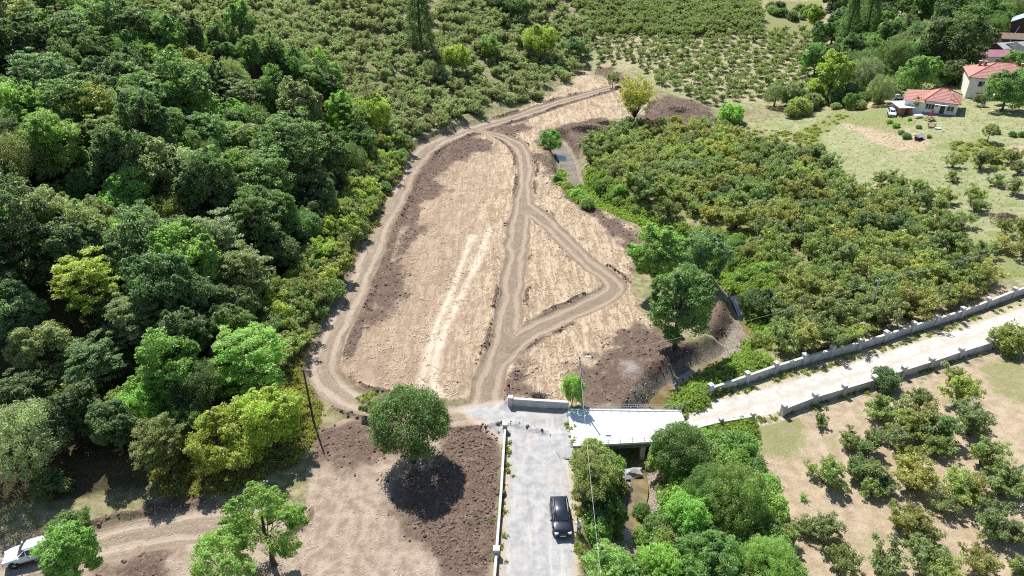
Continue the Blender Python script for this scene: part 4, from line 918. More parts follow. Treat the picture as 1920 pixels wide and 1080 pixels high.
yf = -D1 / 2 + .43
window(h1, -W1_ * .30, yf, .95, 1.9, 1.25, 3); window(h1, W1_ * .26, yf, .95, 1.5, 1.25, 2)
dr = MB().box((W1_ * .05, yf, 0.05), (.95, .1, 2.05)).build('door', plain('dark_door', (.06, .05, .05), .5, .1, 4), h1); MB().box((W1_ * .05 + .38, yf - .07, 1.05), (.06, .05, .14)).build('handle', M_STEEL, dr)
MB().box((W1_ * .0, yf - .55, 2.3), (2.7, 1.2, .1)).build('door_awning', M_FRAME, h1)
MB().box((W1_ * .0 - .9, yf - .01, 1.75), (.55, .06, .3)).build('vent_window', M_GLASS, h1)
c = MB().tube([(W1_ * .18, -D1 * .36, 3.2), (W1_ * .18, -D1 * .36, 5.0)], .13, 8).build('flue_pipe', M_FRAME, h1); MB().tube([(W1_ * .18, -D1 * .36, 4.98), (W1_ * .18, -D1 * .36, 5.08)], [.2, .05], 8).build('flue_cap', M_STEEL, c)
MB().box((-W1_ / 2 - 1.75, -.9, -1.2), (4.3, D1 - 2.8, 3.4)).build('annex_wall', M_WHITE, h1)
ax = MB(); tiled(ax, (-W1_ / 2 - 4.3, -D1 / 2 + .3, 2.25), (-W1_ / 2 + .55, -D1 / 2 + .3, 2.25), (-W1_ / 2 - 4.3, D1 / 2 - 2.0, 3.15), (-W1_ / 2 + .55, D1 / 2 - 2.0, 3.6), 8); ax.build('annex_roof', M_TILE, h1)
# garden shed beside it
p = P3(1690, 214); sh = empty('brick_shed', p - Vector((0, 0, .1)), .05, 'small brick shed with white sheet roof at the left end of the small house', 'shed')
MB().box((0, 0, -.3), (2.9, 3.0, 2.4)).build('wall', M_BRICK, sh); MB().add([(-2.0, -1.9, 2.05), (2.0, -1.9, 2.05), (2.0, 2.6, 2.5), (-2.0, 2.6, 2.5), (-2.0, -1.9, 2.15), (2.0, -1.9, 2.15), (2.0, 2.6, 2.6), (-2.0, 2.6, 2.6)], [(3, 2, 1, 0), (4, 5, 6, 7), (0, 1, 5, 4), (1, 2, 6, 5), (2, 3, 7, 6), (3, 0, 4, 7)]).build('roof', M_DECK, sh); MB().box((.2, -1.53, .0), (.9, .08, 1.85)).build('door', M_DWOOD, sh)
# two storey house
p = P3(1808, 184); h2w, h2d = 13.0, 12.0; a2 = -.41; u2 = Vector((math.cos(a2), math.sin(a2))); v2 = Vector((-u2.y, u2.x)); c2 = Vector((p.x, p.y)) + u2 * (h2w / 2) + v2 * (h2d / 2)
h2 = empty('two_storey_house', (c2.x, c2.y, p.z), a2, 'cream two storey house with red hip roof and three brick chimneys', 'house')
MB().box((0, 0, -1.5), (h2w, h2d, 6.7)).build('wall', M_CREAM, h2); MB().box((3.2, -h2d / 2 - .9, -1.5), (6.1, 1.78, 4.1)).build('porch_wall', M_CREAM, h2)
hip_roof(h2, h2w + 1.0, h2d + 1.0, 5.2, 2.8, -1.0, 2.6, M_TILE, n=12)
mb = MB(); tiled(mb, (-.6, -h2d / 2 - 2.3, 5.1), (6.9, -h2d / 2 - 2.3, 5.1), (2.2, -1.2, 6.9), (4.0, -1.2, 6.9), 10); tiled(mb, (-.6, -1.2, 5.3), (-.6, -h2d / 2 - 2.3, 5.1), (2.2, -1.2, 6.9), (2.2, -1.2, 6.9), 10); tiled(mb, (6.9, -h2d / 2 - 2.3, 5.1), (6.9, -1.2, 5.3), (4.0, -1.2, 6.9), (4.0, -1.2, 6.9), 10)
wr = mb.build('wing_roof', M_TILE, h2); MB().tube([(-.6, -h2d / 2 - 2.3, 5.15), (2.2, -1.2, 6.95)], .11, 5).build('ridge_cap', M_RIDGE, wr)
for xx in (.1, 6.0): MB().box((xx, -h2d / 2 - 1.9, 2.6), (.25, .25, 2.5)).build('balcony_post', M_CREAM, h2)
MB().box((3.2, -h2d / 2 - 1.0, 2.62), (6.3, 2.1, .18)).build('balcony_floor', M_CONC, h2); MB().box((3.2, -h2d / 2 - 2.0, 2.81), (6.3, .08, .85)).build('balcony_rail', M_DWOOD, h2)
window(h2, -h2w * .28, -h2d / 2 - .03, 3.1, 1.9, 1.3, 2); window(h2, -h2w * .28, -h2d / 2 - .03, .5, 1.5, 1.2, 2); window(h2, 2.4, -h2d / 2 - .03, 3.1, 1.5, 1.3, 2); window(h2, 5.0, -h2d / 2 - .03, 3.1, 1.2, 1.3, 2)
for x, y, z in ((-4.2, 1.6, 6.1), (-3.4, -.2, 6.4), (4.6, .8, 6.3)): chimney(h2, x, y, z, 1.6)
def barn(name, u, v, wd, dp, h, rz, rise, rm, wm, label, ribs=8, cat='building'):
    p = P3(u, v); t = empty(name, p, rz, label, cat, 'outbuildings behind the houses'); x, y = wd / 2, dp / 2
    MB().add([(-x, -y, -1), (x, -y, -1), (x, y, -1), (-x, y, -1), (-x, -y, h), (x, -y, h), (x, y, h), (-x, y, h), (-x, 0, h + rise), (x, 0, h + rise)], [(0, 1, 5, 4), (2, 3, 7, 6), (1, 2, 6, 9, 5), (3, 0, 4, 8, 7), (3, 2, 1, 0)]).build('wall', wm, t)
    xo, yo = x + .5, y + .6; k = rise / y; ze = h - .6 * k + .04; zr = h + rise + .04; m = MB()
    m.add([(-xo, -yo, ze), (xo, -yo, ze), (xo, 0, zr), (-xo, 0, zr), (xo, yo, ze), (-xo, yo, ze), (-xo, -yo, ze + .12), (xo, -yo, ze + .12), (xo, 0, zr + .12), (-xo, 0, zr + .12), (xo, yo, ze + .12), (-xo, yo, ze + .12)], [(6, 7, 8, 9), (9, 8, 10, 11), (3, 2, 1, 0), (5, 4, 2, 3), (0, 1, 7, 6), (4, 5, 11, 10), (1, 2, 8, 7), (2, 4, 10, 8), (0, 6, 9, 3), (3, 9, 11, 5)])
    r = m.build('roof', rm, t); rb = MB()
    for i in range(ribs):
        xx = -xo + (i + .5) * 2 * xo / ribs
        for s in (-1, 1): rb.add([(xx - .04, s * yo, ze + .123), (xx + .04, s * yo, ze + .123), (xx + .04, 0, zr + .123), (xx - .04, 0, zr + .123), (xx, s * yo, ze + .18), (xx, 0, zr + .18)], [(0, 4, 5, 3), (4, 1, 2, 5)])
    rb.build('roof_rib', rm, r)
    MB().box((0, -y - .03, 0), (min(1.6, wd * .25), .08, min(2.1, h * .8))).build('door', M_DWOOD, t)
barn('burgundy_shed', 1853, 120, 11, 8, 2.9, -.03, .9, M_BURG, M_CREAM, 'low building with burgundy sheet roof behind the two storey house', 14)
barn('grey_shed', 1879, 106, 6.5, 5, 2.9, .25, 1.0, M_GREYR, M_DWOOD, 'small shed with pale grey gable roof behind the burgundy roof', 8)
barn('grey_shed', 1918, 104, 8, 6, 2.9, .35, 1.0, M_GREYR, M_CREAM, 'shed with grey roof cut by the right edge of the photo', 8)
barn('wooden_barn', 1922, 70, 11, 9, 5.2, .95, 2.2, M_BLUER, M_DWOOD, 'dark wooden barn with pale blue sheet roof in the upper right corner', 10)
barn('brown_shed', 1898, 85, 8, 5, 2.4, -.25, 1.1, M_BROWNR, M_DWOOD, 'low dark shed with brown roof below the wooden barn', 8)

# garden things
def picnic(u, v, rz, label):
    p = P3(u, v); t = empty('picnic_table', p, rz, label, 'picnic table', 'wooden picnic tables'); 
    for k in range(5): MB().box((0, -.34 + k * .17, .74), (1.8, .15, .05)).build('table_board', M_WOOD, t)
    for s in (-1, 1):
        MB().box((0, s * .78, .43), (1.8, .28, .05)).build('bench', M_WOOD, t)
        MB().tube([(s * .65, -.8, 0), (s * .65, -.15, .74)], .05, 5).tube([(s * .65, .8, 0), (s * .65, .15, .74)], .05, 5).tube([(s * .65, -.85, .40), (s * .65, .85, .40)], .045, 5).build('trestle', M_WOOD, t)
    return p
pt = picnic(1743, 226, .3, 'wooden picnic table with a closed red parasol on the lawn'); picnic(1746, 238, -.4, 'wooden picnic table without parasol, lower on the lawn')
pr = empty('closed_parasol', pt, 0, 'closed red parasol standing in a wooden picnic table on the lawn', 'parasol'); MB().tube([(0, 0, 0), (0, 0, 2.7)], .03, 6).build('pole', M_WOOD, pr); MB().tube([(0, 0, 1.2), (0, 0, 1.5), (.02, 0, 2.2), (0, 0, 2.62), (0, 0, 2.75)], [.30, .27, .22, .10, .02], 9).build('canopy', M_RED, pr)
p = P3(1721, 221); tt = empty('patio_table', p, .1, 'garden table under a white cloth in front of the small house', 'table'); MB().box((0, 0, .45), (1.8, 1.1, .3)).build('tablecloth', M_CLOTH, tt)
for sx in (-.7, .7):
    for sy in (-.4, .4): MB().tube([(sx, sy, 0), (sx, sy, .45)], .03, 5).build('leg', M_STEEL, tt)
for u, v, lb in ((1756, 213, 'white plastic chair left of the house door'), (1769, 213, 'white plastic chair right of the house door')):
    p = P3(u, v); t = empty('garden_chair', p, rnd.uniform(-.4, .4), lb, 'chair', 'white garden chairs'); MB().box((0, 0, .42), (.55, .52, .06)).build('seat', M_FRAME, t); MB().box((0, .26, .44), (.55, .06, .5)).build('backrest', M_FRAME, t)
    for sx in (-.24, .24):
        for sy in (-.22, .22): MB().tube([(sx, sy, 0), (sx, sy, .42)], .025, 5).build('leg', M_FRAME, t)
p = P3(1722, 262); t = empty('dog_kennel', p, .25, 'small dark kennel with pale pitched roof on the lawn edge', 'kennel'); MB().box((0, 0, 0), (1.3, 1.1, .8)).build('wall', M_DWOOD, t); MB().add([(-.85, -.75, .78), (.85, -.75, .78), (.85, 0, 1.25), (-.85, 0, 1.25), (.85, .75, .78), (-.85, .75, .78), (-.85, -.75, .72), (.85, -.75, .72), (.85, .75, .72), (-.85, .75, .72)], [(0, 1, 2, 3), (3, 2, 4, 5), (6, 7, 1, 0), (8, 9, 5, 4), (7, 8, 4, 2, 1), (9, 6, 0, 3, 5)]).build('roof', M_GREYR, t)
MB().box((0, -.56, .05), (.45, .03, .5)).build('entrance', M_RUB, t)
p = P3(1758, 242); o = MB().tube([(0, 0, 0), (0, 0, .12), (0, 0, .3), (0, 0, .31), (0, 0, .14)], [.5, .6, .66, .58, .5], 14).build('wash_basin', plain('pale_blue_plastic', (.50, .66, .72), .5, .05, 3)); o.location = p; tag(o, 'pale blue round basin on the lawn beside the picnic table', 'basin')
p = P3(1866, 196); t = empty('garden_gazebo', p, .1, 'white roofed gazebo in front of the two storey house', 'gazebo'); MB().box((0, 0, 2.2), (2.6, 2.4, .5), 0, (.35, .35)).build('roof', M_CLOTH, t)
for sx in (-1.2, 1.2):
    for sy in (-1.1, 1.1): MB().tube([(sx, sy, -.1), (sx, sy, 2.2)], .05, 6).build('post', M_FRAME, t)
p = P3(1842, 200); o = MB().box((0, 0, 0), (.9, .7, .75), 0, (.9, .9)).box((0, .3, .75), (.85, .12, .35)).build('garden_bench', M_FRAME); o.location = p; tag(o, 'white garden seat on the grass left of the broad garden tree', 'seat')
# brush, log, boulder, sack, gravel
def brush(u, v, rx, ry, h, n, mat, label, seed, name='brush_pile', L=1.6):
    rg = np.random.default_rng(seed); p = at(u, v)[0]; t = MB()
    for i in range(n):
        x, y = rg.normal(size=2) * np.array([rx, ry]) * .45; k = math.exp(-((x / rx) ** 2 + (y / ry) ** 2) * 1.5); a = rg.uniform(0, 6.28); q = Vector((x, y, h * k * rg.uniform(.1, 1))); d = Vector((math.cos(a), math.sin(a), rg.normal() * .25)) * rg.uniform(.4, 1) * L
        t.tube([q - d * .5, q + Vector((0, 0, .08)), q + d * .5], [.035, .03, .012], 4, False)
    o = t.build(name, mat); o.location = (p[0], p[1], surf(*p)); return tag(o, label, 'brush pile', 'brush piles', 'stuff' if seed == 5 else None)
brush(1886, 412, 2.6, 2.0, 1.1, 260, M_TWIG, 'heap of brown cut branches on the grass at the right edge', 1)
brush(1100, 246, 4.5, 2.0, .9, 300, M_TWIGD, 'dark tangle of uprooted brush on the stream bank at the far end', 2)
brush(1135, 236, 3.5, 1.6, .8, 220, M_TWIGD, 'dark uprooted brush below the yellow vase shaped tree', 3)
brush(1008, 745, 1.0, .6, .5, 60, M_TWIGD, 'small clump of dry brush behind the short whitish wall', 4)
brush(1270, 212, 4, 2.5, .5, 160, M_TWIG, 'scattered roots and twigs on the brown soil heap', 5)
p = at(1271, 214)[0]; o = MB().tube([(-.9, .2, .25), (-.2, 0, .35), (.9, -.3, .22)], [.16, .17, .10], 7).tube([(-.2, 0, .4), (-.5, .1, 1.2)], [.1, .05], 6).tube([(.3, -.1, .35), (.7, .5, .8)], [.08, .04], 6).build('fallen_log', plain('bleached_wood', (.58, .52, .46), .85, .15, 4)); o.location = (p[0], p[1], surf(*p)); tag(o, 'bleached pale stump with branches on the brown soil heap', 'log')
def lump(name, u, v, size, mat, label, cat, seed, z=None, sub=3, amp=.16):
    rg = np.random.default_rng(seed); import bmesh as _b
    bm = _b.new(); _b.ops.create_icosphere(bm, subdivisions=sub, radius=1)
    ph = rg.uniform(0, 6, 6)
    for w_ in bm.verts:
        c = w_.co; k = 1 + amp * (math.sin(c.x * 3 + ph[0]) * math.sin(c.y * 2.7 + ph[1]) + .6 * math.sin(c.z * 4 + ph[2] + c.x * 3) + .4 * math.sin(c.y * 7 + ph[3]) * math.sin(c.x * 6 + ph[4])); w_.co = Vector((c.x * size[0], c.y * size[1], max(c.z, -.25) * size[2])) * k
    me = bpy.data.meshes.new(name); bm.to_mesh(me); bm.free(); me.materials.append(mat); me.polygons.foreach_set('use_smooth', [True] * len(me.polygons)); o = link(bpy.data.objects.new(name, me)); p = at(u, v)[0]; o.location = (p[0], p[1], surf(*p) if z is None else z); return tag(o, label, cat)
M_ROCK = plain('grey_boulder', (.33, .33, .33), .85, .2, 2, bump=.4)
pb = plane_pt(1187, 884, -2.0); o = lump('boulder', 1187, 884, (1.25, .9, .6), M_ROCK, 'large pale boulder in the stream just below the bridge', 'boulder', 5, sub=2, amp=.3); o.location = (pb[0], pb[1], -2.35); o.data.polygons.foreach_set('use_smooth', [False] * len(o.data.polygons))
lump('dark_sack', 944, 928, (.32, .42, .55), plain('dark_sacking', (.06, .07, .065), .8, .3, 5), 'dark rounded sack leaning on the road side of the narrow wall', 'sack', 6)
lump('gravel_heap', 1063, 850, (1.1, 1.05, .15), plain('loose_gravel', (.33, .325, .32), .95, .35, 14, bump=.8), 'low heap of grey gravel on the road by the bridge corner', 'gravel heap', 7, amp=.2)
# ------------------------------------------------------------------ vegetation
DK = (.032, .068, .034); GN = (.052, .112, .036); BR = (.085, .172, .040); YG = (.155, .205, .034); GG = (.095, .130, .072); SV = (.135, .175, .125); OL = (.105, .138, .046); YE = (.17, .185, .035); HZ = (.100, .134, .042); LG = (.115, .20, .058); BG = (.052, .108, .064); VG = (.105, .205, .036)
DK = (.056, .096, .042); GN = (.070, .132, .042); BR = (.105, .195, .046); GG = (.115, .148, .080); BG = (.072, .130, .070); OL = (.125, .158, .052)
TREES = []      # (x, y, R) of what already stands
NAME_OF = {'round': 'broadleaf_tree', 'tall': 'broadleaf_tree', 'ash': 'ash_tree', 'dense': 'broadleaf_tree', 'layer': 'hornbeam_tree', 'willow': 'willow_tree', 'vase': 'yellow_tree', 'bare': 'bare_tree', 'cone': 'dark_conifer', 'hazel': 'hazel_bush', 'shrub': 'shrub'}
CAT_OF = {'hazel': 'bush', 'shrub': 'shrub'}
def tree_at(u, v, rp, kind, col, label, group=None, sz=1.0, name=None):
    """a tree whose crown's middle is seen at (u, v) with a radius of rp pixels"""
    R = 3.0
    for _ in range(4):
        s = R / R0[kind]; p, t = at(u, v, HC[kind] * s * sz); R = rp * t / FPX
    s = R / R0[kind]; TREES.append((p[0], p[1], R))
    return plant(name or NAME_OF[kind], kind, p[0], p[1], s, col, label, CAT_OF.get(kind, 'tree'), group, sz)
FW = 'trees of the hillside forest'
for a in [
 (213,38,50,'round',DK,'big dark green tree near the top edge of the hillside forest'),
 (110,58,46,'round',BR,'vivid green tree high in the forest near the upper left corner'),
 (48,32,30,'layer',OL,'olive tree at the very top left of the forest'),
 (62,100,32,'layer',YG,'yellowish tree just below the vivid green tree in the upper left'),
 (205,152,56,'round',BG,'large dark bluish green tree in the upper middle of the forest'),
 (268,102,34,'round',BR,'bright green tree above the large dark bluish tree'),
 (342,122,46,'round',OL,'olive round tree on the upper right side of the forest'),
 (95,142,46,'willow',GG,'grey green tree left of the large dark bluish tree'),
 (38,205,62,'round',LG,'large light green tree at the left edge, upper part of the forest'),
 (105,275,58,'tall',BR,'bright green tree below the large light green one at the left edge'),
 (182,205,42,'layer',YG,'yellow green tree below the dark bluish tree'),
 (350,188,64,'tall',GN,'wide green tree in the upper middle of the forest with shaded right side'),
 (205,258,42,'layer',OL,'small yellowish green tree beside the grey green dome'),
 (425,226,46,'round',BR,'bright green tree at the right of the upper forest'),
 (430,148,38,'willow',GG,'greyish tree on the upper right rim of the forest'),
 (505,182,40,'tall',GN,'deep green tree at the rim where forest meets scrub hill'),
 (560,210,50,'tall',GG,'big grey green tree at the right rim of the forest'),
 (297,312,74,'round',GG,'big grey green dome of a tree in the middle of the forest'),
 (398,278,28,'willow',SV,'small silvery tree behind the light green pillar'),
 (450,325,42,'tall',LG,'light green pillar shaped tree in the middle of the forest'),
 (535,278,62,'layer',GN,'large green tree with yellowish edge and a dark shaded side'),
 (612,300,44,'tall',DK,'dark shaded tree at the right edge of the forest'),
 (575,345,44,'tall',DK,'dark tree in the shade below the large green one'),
 (28,305,60,'willow',GG,'greyish silver tree at the left edge above mid height'),
 (160,345,40,'round',GN,'green tree beside the grey green dome, left of it'),
 (42,420,62,'round',GG,'grey green broad tree at the left edge at mid height'),
 (135,418,46,'round',GN,'green tree right of the broad grey one at mid height'),
 (212,395,44,'round',BR,'fresh green tree above the brightest crown of the forest'),
 (232,452,58,'round',LG,'brightest green crown in the middle of the forest'),
 (308,410,46,'willow',OL,'grey olive feathery tree in mid forest'),
 (405,450,48,'layer',SV,'silvery layered tree near the dark gap of the forest'),
 (345,492,70,'tall',BR,'tall bright green tree with long shaded flank, mid forest'),
 (470,392,58,'round',GN,'green tree with bright top at the right of mid forest'),
 (162,530,54,'layer',YG,'yellow green spreading tree in the left part of the forest'),
 (22,588,54,'tall',BG,'bluish green tree at the left edge below mid height'),
 (245,600,46,'layer',GG,'grey green layered tree below the yellow green one'),
 (78,655,62,'round',GG,'grey green wide tree at the lower left of the forest'),
 (172,680,46,'layer',BG,'bluish grey tree in the lower left forest'),
 (345,640,58,'tall',DK,'large dark shaded tree in the lower middle of the forest'),
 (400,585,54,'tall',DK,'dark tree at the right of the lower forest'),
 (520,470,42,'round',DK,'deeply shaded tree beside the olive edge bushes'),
 (44,835,78,'willow',SV,'large silver green tree standing at the lower left edge'),
 (272,752,54,'round',VG,'bright green tree at the lower front of the forest'),
 (295,830,46,'layer',OL,'olive tree on the shaded ground at the forest front'),
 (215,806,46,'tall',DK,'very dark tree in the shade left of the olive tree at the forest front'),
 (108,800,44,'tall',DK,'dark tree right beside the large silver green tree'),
 (345,800,38,'round',GN,'green tree in the gap left of the big yellow green clump'),
 (150,770,48,'tall',DK,'dark tree in deep shade between silver tree and bright green tree'),
 (420,820,64,'round',YG,'left half of the big yellow green tree clump by the wooden pole'),
 (496,785,70,'round',YG,'right half of the big yellow green tree clump by the wooden pole'),
 (130,1040,54,'tall',BR,'bright green tree at the bottom left hiding the rear of the white car'),
 (130,980,34,'round',GN,'small green crown rising behind the bottom left tree'),
]: tree_at(*a, group=FW)
for a in [
 (410,1050,62,'ash',LG,'light green feathery tree at the bottom edge beside the dirt track'),
 (495,985,68,'ash',BR,'green ash with bare visible trunk in the lower left'),
 (768,792,74,'dense',GN,'round dense dark green tree standing alone in the tilled soil'),
 (692,752,20,'ash',YG,'thin yellowish sapling behind the lone round tree'),
 (1074,730,24,'round',LG,'small olive tree at the end of the low wall by the bridge', None, 1.6),
 (692,208,40,'round',YG,'yellow green tree beside a bare grey tree on the forest rim'),
 (855,108,28,'round',YG,'yellowish tree alone in the scrub of the hill'),
 (918,86,22,'round',LG,'light green small tree in the hill scrub'),
 (1010,76,32,'round',YG,'yellow green tree at the right side of the hill scrub'),
 (1078,88,20,'round',BG,'rounded dark green tree at the edge of scrub and upper orchard'),
 (806,132,20,'willow',SV,'silvery blue shrub tree left of the yellow tree in the scrub'),
 (832,138,16,'willow',SV,'second silvery shrub tree right beside the first in the scrub'),
 (1194,168,36,'vase',YE,'yellow vase shaped tree with bare stem at the far end of the clearing'),
 (1033,252,21,'round',VG,'bright light green small tree on the stream bank'),
 (1150,145,11,'ash',OL,'thin olive sapling at the top end of the dirt track'),
 (970,14,26,'round',DK,'dark tree at the top edge in the middle'),
 (935,6,20,'round',DK,'smaller dark tree at the top edge left of the middle one'),
 (1370,215,24,'shrub',VG,'round bright green bush by the brown soil heap'),
 (1236,484,53,'tall',LG,'light green feathery tree, left of the group on the stream bank'),
 (1322,476,52,'round',BG,'bluish dark tree leaning over the stream'),
 (1277,572,64,'tall',GN,'dark green full tree in front of the stream bank group'),
 (1432,535,36,'round',DK,'dark green bushy tree on the right bank of the stream'),
 (1395,496,20,'shrub',VG,'rounded bright green shrub above the stream bend'),
 (1662,714,26,'shrub',BG,'dark green bush growing over the lower boundary wall'),
 (1893,638,34,'shrub',OL,'olive bush on the lane side at the right edge'),
 (1275,832,54,'dense',GN,'round dense green tree at the near end of the bridge'),
 (1112,890,46,'round',OL,'olive green tree between dark car and stream'),
 (1150,930,34,'round',GN,'green tree on the stream side of the olive tree'),
 (1150,1044,58,'tall',LG,'light green wispy tree at the bottom edge beside the road'),
 (1380,930,66,'willow',LG,'soft light green willow on the right bank near the bottom'),
 (1330,915,48,'willow',GN,'green willow left of the light one on the right bank'),
 (1290,965,46,'round',VG,'vivid green shrubby tree in the middle of the stream thicket'),
 (1240,1055,46,'round',VG,'vivid green tree at the bottom edge beside the stream'),
 (1330,1040,52,'round',GN,'deep green tree at the bottom of the stream thicket'),
 (1207,925,17,'shrub',GN,'small green shrub among the stones of the stream bed'),
 (1213,975,22,'shrub',LG,'light green shrub overhanging the stony stream bed'),
 (1190,1030,26,'shrub',GN,'green shrub closing over the stream near the bottom edge'),
 (1440,1052,54,'willow',LG,'pale green willow at the bottom edge near the bare orchard'),
 (1530,30,17,'tall',YG,'yellowish tree beside the pale meadow at the top'),
 (1563,138,34,'tall',YG,'tall yellow green tree at the left of the grey willows'),
 (1530,162,18,'round',YG,'small yellow green tree at the foot of the tall yellow green one'),
 (1622,142,35,'willow',SV,'grey willow right of the tall yellow green tree'),
 (1655,168,28,'willow',GG,'grey green willow nearest to the small house'),
 (1695,92,32,'willow',SV,'pale silver willow dome behind the orchard'),
 (1725,140,40,'round',GN,'dark green walnut tree behind the small house'),
 (1793,80,58,'round',DK,'huge dark tree behind the two houses'),
 (1740,100,36,'round',BG,'bluish dark tree left of the huge dark one'),
 (1786,133,24,'round',DK,'dark low tree filling the gap between the two houses'),
 (1768,142,18,'round',GN,'green low tree right behind the roof of the small house'),
 (1790,150,12,'shrub',GG,'greyish shrub at the white side wall of the two storey house'),
 (1893,165,40,'round',GN,'broad garden tree with bare trunk beside the two storey house'),
 (1455,178,22,'willow',GG,'grey green bush tree left of the tall yellow green tree'),
 (1490,175,22,'round',GG,'dull green bush tree beside the stream bank meadow'),
 (1500,202,22,'shrub',OL,'olive bush at the top of the sunny grass bank'),
 (1520,192,20,'shrub',GG,'grey green bush at the top of the sunny grass bank'),
 (1594,42,24,'cone',DK,'dark conifer at the top, left one of the group'),
 (1632,30,24,'cone',DK,'dark conifer at the top, right one of the group'),
 (1660,50,18,'round',LG,'pale green tree in front of the dark conifers'),
 (1716,194,15,'round',OL,'small olive tree in front of the small house'),
 (1836,186,12,'round',GG,'small greyish garden tree against the two storey house'),
 (1752,176,12,'round',YG,'yellow tipped small tree at the corner of the small house'),
 (1903,118,26,'round',GN,'green tree at the right edge behind the two storey house'),
 (1858,244,14,'ash',GG,'thin young tree on the lawn below the houses'),
 (1700,255,8,'shrub',BG,'dark round garden shrub on the bank edge'),
 (1723,238,5,'shrub',GN,'small clipped green ball shrub on the lawn'),
 (1680,235,7,'shrub',VG,'bright green shrub at the left end of the garden edge'),
 (1690,248,6,'shrub',GN,'green shrub in the middle of the garden edge'),
 (1742,255,5,'shrub',OL,'tiny sapling on the lawn right of the kennel'),
 (1706,224,4,'shrub',VG,'tiny potted looking shrub near the patio'),
 (1668,228,6,'shrub',YG,'yellow green shrub below the parked cars'),
 (1870,248,6,'shrub',GN,'dark little shrub by the thin young tree'),
 (1900,252,7,'shrub',GN,'green hedge shrub at the right edge, left one'),
 (1916,252,7,'shrub',GN,'green hedge shrub at the right edge, right one'),
 (1538,787,14,'hazel',GN,'small young bush on bare ground near the lower wall gate'),
 (1507,932,7,'hazel',VG,'tiny sapling alone on the bare ground'),
]: tree_at(*a)
tree_at(690, 200, 22, 'bare', (.14, .13, .12), 'bare grey dead tree in front of a yellow green crown')
tree_at(785, 25, 30, 'cone', DK, 'dark pillar of an evergreen standing alone in the hill scrub', sz=1.0)

EDGE_ = G([(690,300),(768,268),(752,330),(705,420),(645,520),(592,620),(562,690),(480,740),(430,650),(520,560),(600,460),(640,380)])
def free(x, y, R, k=.55): return all((x - a) ** 2 + (y - b) ** 2 > (k * (R + r)) ** 2 for a, b, r in TREES)
def fill(poly, n_try, Rr, kinds, cols, labeler, group, k=.55, rows=None, limit=999, seed=1, avoid=None, name=None):
    rr = random.Random(seed); x0, y0 = poly.min(0); x1, y1 = poly.max(0); got = 0; cand = []
    if rows:
        sp, ang, jit = rows; cs, sn = math.cos(ang), math.sin(ang); D = max(x1 - x0, y1 - y0); m = int(D / sp) + 2; cxm, cym = (x0 + x1) / 2, (y0 + y1) / 2
        for i in range(-m, m):
            for j in range(-m, m):
                a = i * sp + rr.gauss(0, jit); b = (j + .5 * (i % 2)) * sp + rr.gauss(0, jit); cand.append((cxm + a * cs - b * sn, cym + a * sn + b * cs))
    else: cand = [(rr.uniform(x0, x1), rr.uniform(y0, y1)) for _ in range(n_try)]
    ca = np.array(cand); ok = poly_sd(ca[:, 0], ca[:, 1], poly) > 0
    _, Mm = field(ca[:, 0], ca[:, 1]); bad = (Mm['track'] > .35) | (Mm['gravel'] > .4) | (Mm['verge'] > .35) | (Mm['bed'] > .5)
    out = []
    for (x, y), o, bd in zip(cand, ok, bad):
        if not o or bd or got >= limit: continue
        R = rr.uniform(*Rr)
        if not free(x, y, R, k): continue
        if avoid and avoid(x, y): continue
        TREES.append((x, y, R)); got += 1; out.append((x, y, R))
        if kinds is None: continue
        kd = rr.choice(kinds); ci = rr.randrange(len(cols)); lab = labeler(x, y, ci, kd)
        plant(name or NAME_OF[kd], kd, x, y, R / R0[kd], cols[ci], lab, CAT_OF.get(kd, 'tree'), group, rr.uniform(.9, 1.15))
    return out
def px(x, y, h=0):
    z = float(macro(x, y)) + h - CAM_H; d = y * cp - z * sp_; return 960 + x / d * FPX, 540 - (y * sp_ + z * cp) / d * FPX
TINT = ['dark green', 'mid green', 'fresh green', 'grey green', 'plain green', 'bluish green', 'very dark']
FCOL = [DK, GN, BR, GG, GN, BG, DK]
def band(v, L):
    for a, n in L:
        if v < a: return n
    return L[-1][1]
def forest_label(x, y, ci, kd):
    u, v = px(x, y, 7); zone = 'upper' if v < 200 else 'middle' if v < 480 else 'lower'; side = 'outer left' if u < 150 else 'inner' if u < 380 else 'clearing side of the'
    shape = {'round': 'rounded', 'tall': 'tall', 'layer': 'layered', 'willow': 'feathery', 'ash': 'loose'}[kd]
    return f'{TINT[ci]} {shape} tree in the {zone} part, {side} forest'
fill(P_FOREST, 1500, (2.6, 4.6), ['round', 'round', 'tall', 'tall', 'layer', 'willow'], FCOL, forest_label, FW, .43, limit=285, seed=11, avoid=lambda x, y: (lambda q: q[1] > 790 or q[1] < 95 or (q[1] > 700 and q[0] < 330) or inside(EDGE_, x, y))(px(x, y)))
fill(P_FOREST, 900, (1.6, 3.0), ['layer', 'round', 'shrub', 'willow'], [OL, YG, BR, GG, GN], lambda x, y, ci, kd: f'{["olive", "yellowish", "fresh green", "grey green", "green"][ci]} low {"shrub" if kd == "shrub" else "tree"} near the top left corner, {band(px(x, y)[0], [(60, "outermost"), (140, "second"), (9999, "inner")])} part', 'low trees of the top left corner', .42, limit=70, seed=13, avoid=lambda x, y: px(x, y)[1] > 110)
WOOD = G([(1540,80),(1550,-15),(1700,-30),(2050,-20),(2050,60),(1925,40),(1880,85),(1800,110),(1730,140),(1650,170),(1560,180),(1520,140)])
